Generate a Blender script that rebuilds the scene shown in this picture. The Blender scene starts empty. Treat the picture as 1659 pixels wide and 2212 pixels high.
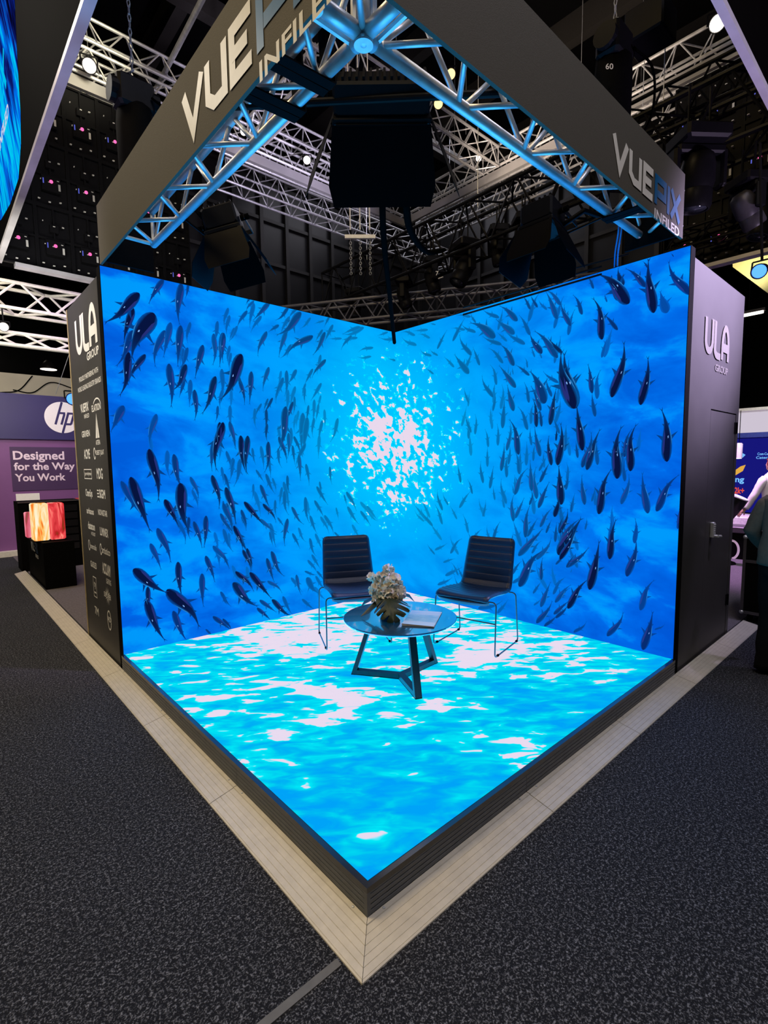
import bpy, math, random
from mathutils import Vector, Matrix, noise as mnoise

SC = bpy.context.scene
COL = SC.collection
PI = math.pi
random.seed(7)


def V(*a):
    return Vector(a)


# ------------------------------------------------------------------ camera
FPX = 1092.61
YAW, PITCH, ROLL = 0.8381, -0.0935, -0.0119
CAM = V(-1.0545, -1.2837, 1.6238)
_f = V(math.cos(PITCH) * math.cos(YAW), math.cos(PITCH) * math.sin(YAW), math.sin(PITCH))
_r0 = V(math.sin(YAW), -math.cos(YAW), 0)
_u0 = _r0.cross(_f)
_r = _r0 * math.cos(ROLL) + _u0 * math.sin(ROLL)
_u = _r.cross(_f)
cam_data = bpy.data.cameras.new('camera')
cam = bpy.data.objects.new('camera', cam_data)
COL.objects.link(cam)
SC.camera = cam
cam_data.sensor_fit = 'HORIZONTAL'
cam_data.sensor_width = 36.0
cam_data.lens = FPX / 1659 * 36.0
cam_data.clip_start = 0.05
cam_data.clip_end = 200
cam.matrix_world = Matrix(((_r.x, _u.x, -_f.x, CAM.x), (_r.y, _u.y, -_f.y, CAM.y), (_r.z, _u.z, -_f.z, CAM.z), (0, 0, 0, 1)))


def ray(px, py):
    return _f + _r * ((px - 829.5) / FPX) + _u * ((1106 - py) / FPX)


def P(px, py, ax, val):
    """where the sight line of a photo point meets the plane axis = val"""
    d = ray(px, py)
    return CAM + d * ((val - CAM[ax]) / d[ax])


def PD(px, py, depth):
    return CAM + ray(px, py) * depth


# ------------------------------------------------------------------ colour, world, exposure
def lin(c):
    c = c / 255.0
    return c / 12.92 if c <= 0.04045 else ((c + 0.055) / 1.055) ** 2.4


def rgb(r, g, b):
    return (lin(r), lin(g), lin(b), 1.0)


SC.view_settings.view_transform = 'Standard'
SC.view_settings.look = 'None'
SC.view_settings.exposure = 0.0
SC.view_settings.gamma = 1.0
SC.view_settings.use_curve_mapping = False
world = bpy.data.worlds.new('hall_air')
SC.world = world
world.use_nodes = True
world.node_tree.nodes['Background'].inputs[0].default_value = (0.02, 0.022, 0.03, 1)
world.node_tree.nodes['Background'].inputs[1].default_value = 0.5


def look_rot(direction):
    return Vector(direction).to_track_quat('-Z', 'Y').to_euler()


def area(name, loc, target, size, power, col):
    d = bpy.data.lights.new(name, 'AREA')
    d.shape = 'RECTANGLE'
    d.size, d.size_y = size
    d.energy = power
    d.color = col
    o = bpy.data.objects.new(name, d)
    COL.objects.link(o)
    o.location = loc
    o.rotation_euler = look_rot(Vector(target) - Vector(loc))
    return o


def spot(name, loc, target, power, col, angle=40, blend=0.6, radius=0.1):
    d = bpy.data.lights.new(name, 'SPOT')
    d.energy = power
    d.color = col
    d.spot_size = math.radians(angle)
    d.spot_blend = blend
    d.shadow_soft_size = radius
    o = bpy.data.objects.new(name, d)
    COL.objects.link(o)
    o.location = loc
    o.rotation_euler = look_rot(Vector(target) - Vector(loc))
    return o


# hall lighting: high-bay lamps over the aisles, coloured stage lamps from the neighbouring stands, a few added lights
area('aisle_high_bay_warm', (-2.7, 2.8, 9.8), (-1.8, 2.4, 0.0), (1.2, 5), 520, (1.0, 0.73, 0.36))
area('aisle_high_bay_neutral', (2.4, -2.7, 9.8), (2.4, -1.9, 0.0), (5, 1.2), 260, (0.88, 0.85, 1.0))
area('aisle_high_bay_front', (-3.3, -3.3, 9.0), (-0.6, -0.6, 1.5), (2, 2), 215, (1.0, 0.84, 0.58))
area('hall_high_bay_back', (10.5, 10.5, 11.3), (10.5, 10.5, 0), (4, 4), 140, (0.9, 0.88, 1.0))
spot('lilac_stage_lamp', (5.6, -3.4, 5.2), (3.75, 0.0, 2.95), 8200, (0.76, 0.60, 1.0), 29, 1.0, 0.25)
spot('lilac_ramp_lamp', (4.8, -1.8, 6.0), (4.2, -0.05, 0.0), 330, (0.75, 0.62, 1.0), 22, 0.5, 0.1)
area('neighbour_stand_purple_wash', (1.2, 8.3, 4.6), (0.8, 9.8, 0.6), (3.0, 0.6), 30, (0.78, 0.5, 1.0))
spot('ring_truss_wash_a', (5.5, 6.0, 6.2), (5.3, 8.6, 8.2), 720, (0.84, 0.74, 1.0), 90, 0.8, 0.3)
spot('ring_truss_wash_b', (6.4, 4.6, 6.2), (8.7, 4.2, 8.2), 760, (1.0, 0.80, 0.62), 90, 0.8, 0.3)
spot('ring_truss_wash_c', (1.6, 6.6, 7.9), (1.0, 8.7, 8.6), 330, (1.0, 0.90, 0.62), 70, 0.8, 0.3)
spot('booth_magenta_wash', (8.0, 1.4, 4.2), (8.3, 0.8, 0.0), 1100, (0.9, 0.45, 1.0), 60, 0.7, 0.2)
area('neighbour_booth_front_wash', (8.2, 0.2, 3.4), (10.0, 0.8, 1.6), (1.0, 1.0), 25, (0.95, 0.95, 1.0))
area('white_truss_wash', (-0.6, 7.2, 3.2), (0.6, 9.5, 4.3), (1.5, 1.5), 90, (1.0, 0.95, 0.8))
spot('added_lilac_strip_light', (-2.6, 4.4, 1.2), (-0.01, 4.2, 4.8), 420, (0.72, 0.6, 1.0), 60, 0.8, 0.2)  # added spot with no visible fixture, lifts the left edge strip from below
spot('added_lilac_strip_light', (4.6, -2.8, 1.2), (4.2, -0.02, 4.8), 700, (0.82, 0.62, 1.0), 45, 0.8, 0.2)  # its added counterpart for the right edge strip, no fixture there either
spot('added_logo_panel_light', (-4.6, 3.0, 6.2), (0.0, 3.62, 2.45), 1500, (1.0, 0.93, 0.82), 24, 1.0, 0.2)  # extra spot added to brighten the white lettering on the left panel
area('added_left_aisle_light', (-2.6, 8.0, 8.5), (-1.2, 7.4, 0.0), (1.5, 2.5), 230, (1.0, 0.92, 0.8))  # area light added to lift the carpet at left back, no fixture modelled
# light given off by the video floor and the two video walls
area('video_floor_light', (1.5, 1.5, 0.150), (1.5, 1.5, 3.0), (2.9, 2.9), 120, (0.015, 0.47, 1.0))
area('video_wall_light', (1.5, 2.98, 1.63), (1.5, 0.0, 1.63), (2.9, 2.9), 26, (0.02, 0.34, 1.0))
area('video_wall_light', (2.98, 1.5, 1.63), (0.0, 1.5, 1.63), (2.9, 2.9), 26, (0.02, 0.34, 1.0))


# ------------------------------------------------------------------ materials
def new_mat(name):
    m = bpy.data.materials.new(name)
    m.use_nodes = True
    nt = m.node_tree
    nt.nodes.clear()
    out = nt.nodes.new('ShaderNodeOutputMaterial')
    return m, nt, out


def mat(name, col, rough=0.5, metal=0.0, var=0.12, scale=30.0, bump=0.0, stretch=(1, 1, 1), spec=0.5, coat=0.0):
    m, nt, out = new_mat(name)
    b = nt.nodes.new('ShaderNodeBsdfPrincipled')
    nt.links.new(b.outputs[0], out.inputs[0])
    tc = nt.nodes.new('ShaderNodeTexCoord')
    mp = nt.nodes.new('ShaderNodeMapping')
    mp.inputs['Scale'].default_value = stretch
    nt.links.new(tc.outputs['Object'], mp.inputs[0])
    nz = nt.nodes.new('ShaderNodeTexNoise')
    nz.inputs['Scale'].default_value = scale
    nz.inputs['Detail'].default_value = 4
    nt.links.new(mp.outputs[0], nz.inputs['Vector'])
    cr = nt.nodes.new('ShaderNodeValToRGB')
    c = col
    cr.color_ramp.elements[0].position = 0.3
    cr.color_ramp.elements[1].position = 0.7
    cr.color_ramp.elements[0].color = (c[0] * (1 - var), c[1] * (1 - var), c[2] * (1 - var), 1)
    cr.color_ramp.elements[1].color = (min(1, c[0] * (1 + var)), min(1, c[1] * (1 + var)), min(1, c[2] * (1 + var)), 1)
    nt.links.new(nz.outputs['Fac'], cr.inputs[0])
    nt.links.new(cr.outputs[0], b.inputs['Base Color'])
    b.inputs['Roughness'].default_value = rough
    b.inputs['Metallic'].default_value = metal
    b.inputs['Specular IOR Level'].default_value = spec
    if coat:
        b.inputs['Coat Weight'].default_value = coat
    if bump:
        bp = nt.nodes.new('ShaderNodeBump')
        bp.inputs['Strength'].default_value = bump
        bp.inputs['Distance'].default_value = 0.01
        nt.links.new(nz.outputs['Fac'], bp.inputs['Height'])
        nt.links.new(bp.outputs[0], b.inputs['Normal'])
    return m


def emit(name, col, strength=1.0):
    m, nt, out = new_mat(name)
    e = nt.nodes.new('ShaderNodeEmission')
    e.inputs[0].default_value = col
    e.inputs[1].default_value = strength
    nt.links.new(e.outputs[0], out.inputs[0])
    return m


class N:
    """tiny node-graph helper"""

    def __init__(s, nt):
        s.nt = nt

    def _in(s, sock, v):
        if isinstance(v, bpy.types.NodeSocket):
            s.nt.links.new(v, sock)
        else:
            sock.default_value = v

    def math(s, op, a, b=0.0, clamp=False):
        n = s.nt.nodes.new('ShaderNodeMath')
        n.operation = op
        n.use_clamp = clamp
        s._in(n.inputs[0], a)
        s._in(n.inputs[1], b)
        return n.outputs[0]

    def noise(s, vec, scale, detail=3.0, rough=0.5, dist=0.0):
        n = s.nt.nodes.new('ShaderNodeTexNoise')
        s._in(n.inputs['Vector'], vec)
        n.inputs['Scale'].default_value = scale
        n.inputs['Detail'].default_value = detail
        n.inputs['Roughness'].default_value = rough
        n.inputs['Distortion'].default_value = dist
        return n.outputs['Fac']

    def ramp(s, fac, stops, interp='LINEAR'):
        n = s.nt.nodes.new('ShaderNodeValToRGB')
        cr = n.color_ramp
        cr.interpolation = interp
        while len(cr.elements) < len(stops):
            cr.elements.new(0.5)
        for e, (p, c) in zip(cr.elements, stops):
            e.position = p
            e.color = c
        s._in(n.inputs[0], fac)
        return n.outputs[0]

    def mix(s, fac, a, b, mode='MIX'):
        n = s.nt.nodes.new('ShaderNodeMix')
        n.data_type = 'RGBA'
        n.blend_type = mode
        s._in(n.inputs[0], fac)
        s._in(n.inputs[6], a)
        s._in(n.inputs[7], b)
        return n.outputs[2]

    def sep(s, v):
        n = s.nt.nodes.new('ShaderNodeSeparateXYZ')
        s._in(n.inputs[0], v)
        return n.outputs

    def comb(s, x, y, z):
        n = s.nt.nodes.new('ShaderNodeCombineXYZ')
        s._in(n.inputs[0], x)
        s._in(n.inputs[1], y)
        s._in(n.inputs[2], z)
        return n.outputs[0]

    def pos(s):
        return s.nt.nodes.new('ShaderNodeNewGeometry').outputs['Position']

    def obj(s):
        return s.nt.nodes.new('ShaderNodeTexCoord').outputs['Object']


def g1(v):
    return (v, v, v, 1)


SEA_STOPS = [(0.0, rgb(0, 205, 255)), (0.2, rgb(0, 190, 255)), (0.36, rgb(0, 170, 255)), (0.55, rgb(0, 150, 255)), (0.78, rgb(0, 126, 250)), (1.0, rgb(0, 100, 234))]


def sea_col(s, z):
    r = math.sqrt(s * s + (z - 1.86) ** 2) / 3.5
    for (p0, c0), (p1, c1) in zip(SEA_STOPS, SEA_STOPS[1:]):
        if r <= p1:
            t = (r - p0) / (p1 - p0)
            return [a + (b - a) * t for a, b in zip(c0, c1)]
    return list(SEA_STOPS[-1][1])


def sea_wall_mat():
    m, nt, out = new_mat('sea_picture')
    n = N(nt)
    p = n.pos()
    x, y, z = n.sep(p)
    dx = n.math('SUBTRACT', 3.0, x)
    dy = n.math('SUBTRACT', 3.0, y)
    dz = n.math('SUBTRACT', z, 1.86)
    r2 = n.math('ADD', n.math('ADD', n.math('MULTIPLY', dx, dx), n.math('MULTIPLY', dy, dy)), n.math('MULTIPLY', dz, dz))
    r = n.math('SQRT', r2)
    wob = n.math('MULTIPLY', n.math('SUBTRACT', n.noise(p, 1.1, 3), 0.5), 0.9)
    base = n.ramp(n.math('DIVIDE', n.math('ADD', r, wob), 3.5), SEA_STOPS)
    # drifting cloud of darker and lighter water away from the sun
    sv = n.comb(n.math('ADD', x, n.math('MULTIPLY', z, 0.45)), n.math('SUBTRACT', y, n.math('MULTIPLY', z, 0.45)), n.math('MULTIPLY', z, 1.9))
    cl = n.noise(sv, 1.7, 5, 0.55, 0.3)
    far = n.math('MULTIPLY', n.math('SUBTRACT', r, 0.7), 0.55, True)
    dark = n.math('MULTIPLY', n.ramp(cl, [(0.36, g1(1)), (0.56, g1(0))]), far)
    lite = n.math('MULTIPLY', n.ramp(cl, [(0.50, g1(0)), (0.62, g1(1))]), far)
    base = n.mix(n.math('MULTIPLY', dark, 0.70), base, rgb(0, 80, 206))
    base = n.mix(n.math('MULTIPLY', lite, 0.75), base, rgb(0, 164, 255))
    # sun glitter
    gv = n.comb(n.math('ADD', x, n.math('MULTIPLY', z, 0.35)), n.math('SUBTRACT', y, n.math('MULTIPLY', z, 0.35)), n.math('MULTIPLY', z, 1.15))
    gn = n.noise(gv, 12.0, 3.5, 0.5, 0.35)
    big = n.noise(p, 3.6, 2.0)
    fall = n.math('MULTIPLY', n.math('SUBTRACT', 0.70, r), 0.34)
    fall = n.math('MINIMUM', fall, 0.125)
    gl = n.math('ADD', gn, n.math('ADD', fall, n.math('MULTIPLY', n.math('SUBTRACT', big, 0.5), 0.42)))
    cy = n.ramp(gl, [(0.50, g1(0)), (0.575, g1(1))])
    wh = n.ramp(gl, [(0.592, g1(0)), (0.607, g1(1))])
    inside = n.ramp(n.math('DIVIDE', r, 1.5), [(0.62, g1(1)), (0.84, g1(0))])
    base = n.mix(n.math('MULTIPLY', cy, inside), base, rgb(0, 226, 255))
    base = n.mix(n.math('MULTIPLY', wh, inside), base, rgb(233, 217, 237))
    e = nt.nodes.new('ShaderNodeEmission')
    nt.links.new(base, e.inputs[0])
    nt.links.new(e.outputs[0], out.inputs[0])
    return m


def sea_floor_mat():
    m, nt, out = new_mat('sea_surface_picture')
    n = N(nt)
    p = n.pos()
    x, y, z = n.sep(p)
    u = n.math('SUBTRACT', n.math('MULTIPLY', x, 0.78), n.math('MULTIPLY', y, 0.62))
    v = n.math('ADD', n.math('MULTIPLY', x, 0.62), n.math('MULTIPLY', y, 0.78))
    vec = n.comb(n.math('MULTIPLY', u, 2.6), n.math('MULTIPLY', v, 6.6), 0.7)
    g = n.math('ADD', n.math('MULTIPLY', n.noise(vec, 2.1, 3.0, 0.5, 0.45), 0.75), n.math('MULTIPLY', n.noise(vec, 0.62, 2.0, 0.5, 0.2), 0.25))
    lowv = n.comb(n.math('MULTIPLY', u, 0.9), n.math('MULTIPLY', v, 1.2), 3.1)
    low = n.noise(lowv, 1.0, 2.0)
    calm = n.math('MULTIPLY', n.math('MAXIMUM', n.math('SUBTRACT', 1.15, v), 0.0), -0.05)
    # calmer towards the front corner and the right edge
    dens = n.math('MULTIPLY', n.math('SUBTRACT', n.math('MINIMUM', v, 2.3), 1.35), 0.078)
    right = n.math('MULTIPLY', n.math('MAXIMUM', n.math('SUBTRACT', n.math('SUBTRACT', x, y), 1.1), 0.0), -0.09)
    k = n.math('ADD', n.math('ADD', g, n.math('MULTIPLY', n.math('SUBTRACT', low, 0.5), 0.55)), n.math('ADD', n.math('ADD', dens, calm), right))
    base = n.ramp(k, [(0.30, rgb(0, 163, 248)), (0.41, rgb(0, 184, 243)), (0.49, rgb(0, 212, 241)), (0.555, rgb(0, 232, 248)), (0.565, rgb(60, 235, 250)), (0.580, rgb(232, 219, 240)), (1.0, rgb(236, 222, 240))])
    e = nt.nodes.new('ShaderNodeEmission')
    nt.links.new(base, e.inputs[0])
    nt.links.new(e.outputs[0], out.inputs[0])
    return m


def carpet_mat(name, dark, light, tint=0.5):
    m, nt, out = new_mat(name)
    n = N(nt)
    p = n.pos()
    f1 = n.noise(p, 150.0, 2.0, 0.7)
    f2 = n.noise(p, 70.0, 3.0, 0.6)
    f3 = n.noise(p, 3.0, 3.0)
    k = n.math('ADD', n.math('MULTIPLY', f1, 0.6), n.math('MULTIPLY', f2, 0.4))
    c = n.ramp(k, [(0.50, dark), (0.60, tuple(d * 0.6 + l * 0.4 for d, l in zip(dark, light))), (0.72, light)])
    c = n.mix(n.math('MULTIPLY', f3, 0.35), c, dark)
    b = nt.nodes.new('ShaderNodeBsdfPrincipled')
    nt.links.new(c, b.inputs['Base Color'])
    b.inputs['Roughness'].default_value = 0.95
    b.inputs['Specular IOR Level'].default_value = 0.15
    bp = nt.nodes.new('ShaderNodeBump')
    bp.inputs['Strength'].default_value = 0.6
    bp.inputs['Distance'].default_value = 0.01
    nt.links.new(k, bp.inputs['Height'])
    nt.links.new(bp.outputs[0], b.inputs['Normal'])
    nt.links.new(b.outputs[0], out.inputs[0])
    return m


def vcol_emit(name, strength=1.0):
    m, nt, out = new_mat(name)
    a = nt.nodes.new('ShaderNodeVertexColor')
    a.layer_name = 'tone'
    e = nt.nodes.new('ShaderNodeEmission')
    e.inputs[1].default_value = strength
    nt.links.new(a.outputs[0], e.inputs[0])
    nt.links.new(e.outputs[0], out.inputs[0])
    return m


M = {}
M['sea_wall'] = sea_wall_mat()
M['sea_floor'] = sea_floor_mat()
M['fish'] = vcol_emit('fish_tones')
M['carpet'] = carpet_mat('charcoal_carpet', (0.008, 0.009, 0.013, 1), (0.32, 0.345, 0.42, 1))
M['carpet2'] = carpet_mat('grey_stand_carpet', (0.11, 0.10, 0.12, 1), (0.30, 0.28, 0.32, 1))
M['black'] = mat('matt_black', (0.004, 0.004, 0.0045), 0.7, spec=0.02)
M['blackmetal'] = mat('black_painted_metal', (0.006, 0.006, 0.0075), 0.42, 0.0, spec=0.07)
M['shinyblack'] = mat('glossy_black', (0.01, 0.01, 0.012), 0.15)
M['banner'] = mat('dark_grey_banner_cloth', (0.077, 0.070, 0.056), 0.8, 0, 0.10, 300, 0.15)
M['panel'] = mat('dark_grey_wall_panel', (0.050, 0.049, 0.050), 0.5, 0, 0.06, 6, spec=0.3)
M['white'] = mat('white_vinyl', (0.88, 0.87, 0.84), 0.45, 0, 0.03)
M['bluevinyl'] = mat('blue_vinyl', (0.0, 0.13, 0.36), 0.4, 0, 0.05)
M['silvervinyl'] = mat('mirror_silver_vinyl', (0.30, 0.29, 0.27), 0.2, 0.3, 0.04)
M['alu'] = mat('truss_aluminium', (0.62, 0.63, 0.66), 0.42, 0.65, 0.12, 18, 0.05)
M['alu_dull'] = mat('worn_truss_aluminium', (0.6, 0.6, 0.62), 0.5, 0.55, 0.15, 12)
M['alu_ramp'] = mat('ribbed_aluminium', (0.50, 0.475, 0.425), 0.45, 0.05, 0.07, 25, 0.02, (1, 1, 1))
M['step'] = mat('dark_anodised_profile', (0.10, 0.108, 0.125), 0.45, 0.1, 0.1, 20, spec=0.35)
M['whitepaint'] = mat('white_painted_truss', (0.75, 0.73, 0.66), 0.45, 0.1, 0.08)
M['trim'] = mat('grey_edge_profile', (0.55, 0.54, 0.6), 0.4, 0.2, 0.15, 3)
M['chairvinyl'] = mat('black_leatherette', (0.009, 0.017, 0.040), 0.40, 0, 0.12, 120, 0.05, spec=0.45)
M['chrome'] = mat('dark_chrome_rod', (0.03, 0.03, 0.035), 0.35, 0.3, 0.05)
M['tabletop'] = mat('dark_laminate', (0.001, 0.05, 0.11), 0.22, 0, 0.12, 9, 0, (1, 6, 1), 0.9, 0.8)
M['tableleg'] = mat('black_ash_leg', (0.012, 0.010, 0.010), 0.45, 0, 0.25, 30, 0.05, (1, 1, 0.15), 0.2)
M['hallwall'] = mat('black_hall_wall', (0.008, 0.0078, 0.0085), 0.36, 0, 0.5, 0.7, spec=0.3)
M['hallpost'] = mat('black_hall_frame', (0.016, 0.015, 0.0145), 0.45, 0, 0.2, 2, spec=0.3)
M['ceiling'] = mat('black_hall_ceiling', (0.003, 0.003, 0.0035), 0.9, spec=0.1)
M['beam'] = mat('dark_ceiling_beam', (0.035, 0.032, 0.028), 0.6)
M['rubber'] = mat('black_rubber', (0.003, 0.003, 0.003), 0.8, spec=0.0)
M['steel'] = mat('galvanised_steel', (0.55, 0.57, 0.6), 0.4, 0.6, 0.1)


# ------------------------------------------------------------------ mesh builder
def link(o):
    COL.objects.link(o)
    return o


def thing(name, loc, label, cat, group=None, rz=0.0):
    o = bpy.data.objects.new(name, None)
    o.empty_display_size = 0.1
    o.location = loc
    o.rotation_euler = (0, 0, rz)
    link(o)
    o['label'] = label
    o['category'] = cat
    if group:
        o['group'] = group
    return o


def tag(o, label, cat, group=None, kind=None):
    o['label'] = label
    o['category'] = cat
    if group:
        o['group'] = group
    if kind:
        o['kind'] = kind
    return o


class MB:
    def __init__(s):
        s.v, s.f, s.m = [], [], []
        s.mi = 0

    def add(s, verts, faces):
        b = len(s.v)
        s.v += [Vector(q) for q in verts]
        s.f += [tuple(b + i for i in f) for f in faces]
        s.m += [s.mi] * len(faces)
        return s

    def box(s, lo, hi, mtx=None):
        x0, y0, z0 = lo
        x1, y1, z1 = hi
        vs = [V(x, y, z) for z in (z0, z1) for x, y in ((x0, y0), (x1, y0), (x1, y1), (x0, y1))]
        if mtx is not None:
            vs = [mtx @ q for q in vs]
        return s.add(vs, [(3, 2, 1, 0), (4, 5, 6, 7), (0, 1, 5, 4), (1, 2, 6, 5), (2, 3, 7, 6), (3, 0, 4, 7)])

    def cbox(s, c, size, mtx=None):
        h = [q / 2 for q in size]
        return s.box([c[i] - h[i] for i in range(3)], [c[i] + h[i] for i in range(3)], mtx)

    def bbox(s, lo, hi, r=0.004, mtx=None):
        """box with chamfered vertical and horizontal edges"""
        x0, y0, z0 = lo
        x1, y1, z1 = hi
        vs = []
        for z, ins in ((z0, r), (z0 + r, 0), (z1 - r, 0), (z1, r)):
            a, b, c, d = x0 + ins, x1 - ins, y0 + ins, y1 - ins
            vs += [V(a + r, c, z), V(b - r, c, z), V(b, c + r, z), V(b, d - r, z), V(b - r, d, z), V(a + r, d, z), V(a, d - r, z), V(a, c + r, z)]
        if mtx is not None:
            vs = [mtx @ q for q in vs]
        fs = [tuple(range(7, -1, -1)), tuple(range(24, 32))]
        for k in range(3):
            for i in range(8):
                j = (i + 1) % 8
                fs.append((k * 8 + i, k * 8 + j, k * 8 + 8 + j, k * 8 + 8 + i))
        return s.add(vs, fs)

    def tube(s, pts, r, n=8, closed=False, caps=True):
        pts = [Vector(q) for q in pts]
        m = len(pts)
        rad = r if isinstance(r, (list, tuple)) else [r] * m
        rings = []
        prev = None
        for i, p in enumerate(pts):
            if closed:
                t = pts[(i + 1) % m] - pts[i - 1]
            else:
                t = pts[min(i + 1, m - 1)] - pts[max(i - 1, 0)]
            t.normalize()
            if prev is None:
                a = V(0, 0, 1) if abs(t.z) < 0.9 else V(1, 0, 0)
                x = t.cross(a).normalized()
            else:
                x = (prev - t * prev.dot(t))
                if x.length < 1e-6:
                    x = t.orthogonal()
                x.normalize()
            prev = x
            yv = t.cross(x)
            rings.append([p + (x * math.cos(2 * PI * k / n) + yv * math.sin(2 * PI * k / n)) * rad[i] for k in range(n)])
        vs = [q for rg in rings for q in rg]
        fs = []
        for i in range(m if closed else m - 1):
            a, b = i * n, ((i + 1) % m) * n
            for k in range(n):
                l = (k + 1) % n
                fs.append((a + k, a + l, b + l, b + k))
        if caps and not closed:
            fs.append(tuple(range(n - 1, -1, -1)))
            fs.append(tuple((m - 1) * n + k for k in range(n)))
        return s.add(vs, fs)

    def bar(s, p0, p1, w, h, up=(0, 0, 1)):
        """rectangular bar between two points, w across, h along up"""
        p0, p1 = Vector(p0), Vector(p1)
        t = (p1 - p0).normalized()
        a = t.cross(Vector(up))
        if a.length < 1e-5:
            a = t.orthogonal()
        a.normalize()
        b = a.cross(t).normalized()
        vs = []
        for p in (p0, p1):
            vs += [p + a * (sx * w / 2) + b * (sy * h / 2) for sx, sy in ((-1, -1), (1, -1), (1, 1), (-1, 1))]
        return s.add(vs, [(3, 2, 1, 0), (4, 5, 6, 7), (0, 1, 5, 4), (1, 2, 6, 5), (2, 3, 7, 6), (3, 0, 4, 7)])

    def lathe(s, prof, n=24, mtx=None):
        vs, fs = [], []
        for r, z in prof:
            vs += [V(r * math.cos(2 * PI * k / n), r * math.sin(2 * PI * k / n), z) for k in range(n)]
        for i in range(len(prof) - 1):
            for k in range(n):
                l = (k + 1) % n
                fs.append((i * n + k, i * n + l, (i + 1) * n + l, (i + 1) * n + k))
        fs.append(tuple(range(n - 1, -1, -1)))
        fs.append(tuple((len(prof) - 1) * n + k for k in range(n)))
        if mtx is not None:
            vs = [mtx @ q for q in vs]
        return s.add(vs, fs)

    def prism(s, outline, d0, d1, mtx):
        """outline in local xy extruded along local z from d0 to d1"""
        n = len(outline)
        vs = [mtx @ V(x, y, d0) for x, y in outline] + [mtx @ V(x, y, d1) for x, y in outline]
        fs = [tuple(range(n - 1, -1, -1)), tuple(range(n, 2 * n))]
        for i in range(n):
            j = (i + 1) % n
            fs.append((i, j, n + j, n + i))
        return s.add(vs, fs)

    def sphere(s, c, r, nu=16, nv=10, sc=(1, 1, 1)):
        c = Vector(c)
        vs = [c + V(0, 0, -r * sc[2])]
        fs = []
        for j in range(1, nv):
            a = -PI / 2 + PI * j / nv
            for k in range(nu):
                b = 2 * PI * k / nu
                vs.append(c + V(r * sc[0] * math.cos(a) * math.cos(b), r * sc[1] * math.cos(a) * math.sin(b), r * sc[2] * math.sin(a)))
        vs.append(c + V(0, 0, r * sc[2]))
        for k in range(nu):
            fs.append((0, 1 + (k + 1) % nu, 1 + k))
            for j in range(nv - 2):
                a = 1 + j * nu
                fs.append((a + k, a + (k + 1) % nu, a + nu + (k + 1) % nu, a + nu + k))
            fs.append((1 + (nv - 2) * nu + k, 1 + (nv - 2) * nu + (k + 1) % nu, len(vs) - 1))
        return s.add(vs, fs)

    def build(s, name, mats, parent=None, smooth=False, local=False, kind=None, label=None):
        if not isinstance(mats, (list, tuple)):
            mats = [mats]
        me = bpy.data.meshes.new(name)
        off = V(0, 0, 0)
        if parent is not None and not local:
            q = parent
            while q is not None:
                off += Vector(q.location)
                q = q.parent
        me.from_pydata([q - off for q in s.v], [], s.f)
        for mm in mats:
            me.materials.append(M[mm] if isinstance(mm, str) else mm)
        if len(mats) > 1:
            me.polygons.foreach_set('material_index', s.m)
        if smooth:
            me.polygons.foreach_set('use_smooth', [True] * len(me.polygons))
        me.update()
        o = bpy.data.objects.new(name, me)
        link(o)
        if smooth == 'auto':
            try:
                me.set_sharp_from_angle(angle=math.radians(40))
            except Exception:
                pass
        if parent is not None:
            o.parent = parent
        if kind:
            o['kind'] = kind
        if label:
            o['label'] = label
        return o


def solo(name, mb, mats, label, cat, group=None, smooth=False, kind=None):
    o = mb.build(name, mats, None, smooth)
    # put the origin at the base of the thing
    me = o.data
    xs = [q.co for q in me.vertices]
    lo = V(min(c.x for c in xs), min(c.y for c in xs), min(c.z for c in xs))
    hi = V(max(c.x for c in xs), max(c.y for c in xs), max(c.z for c in xs))
    c = V((lo.x + hi.x) / 2, (lo.y + hi.y) / 2, lo.z)
    for q in me.vertices:
        q.co -= c
    o.location = c
    if label:
        tag(o, label, cat, group, kind)
    elif kind:
        o['kind'] = kind
    return o


def dup(root, loc, rz=None, label=None, group=None):
    r = root.copy()
    link(r)
    r.location = loc
    if rz is not None:
        r.rotation_euler = (0, 0, rz)
    if label:
        r['label'] = label
    if group:
        r['group'] = group
    for ch in list(root.children):
        c = ch.copy()
        link(c)
        c.parent = r
        for gch in list(ch.children):
            d = gch.copy()
            link(d)
            d.parent = c
    return r


def structure(name, mb, mats):
    return mb.build(name, mats, None, False, kind='structure')


def frame(o, xdir, ydir):
    """matrix from local xy(z) to world: origin o, axes"""
    x = Vector(xdir).normalized()
    y = Vector(ydir).normalized()
    z = x.cross(y)
    o = Vector(o)
    return Matrix(((x.x, y.x, z.x, o.x), (x.y, y.y, z.y, o.y), (x.z, y.z, z.z, o.z), (0, 0, 0, 1)))


# ------------------------------------------------------------------ lettering
_txt_cache = {}


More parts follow.
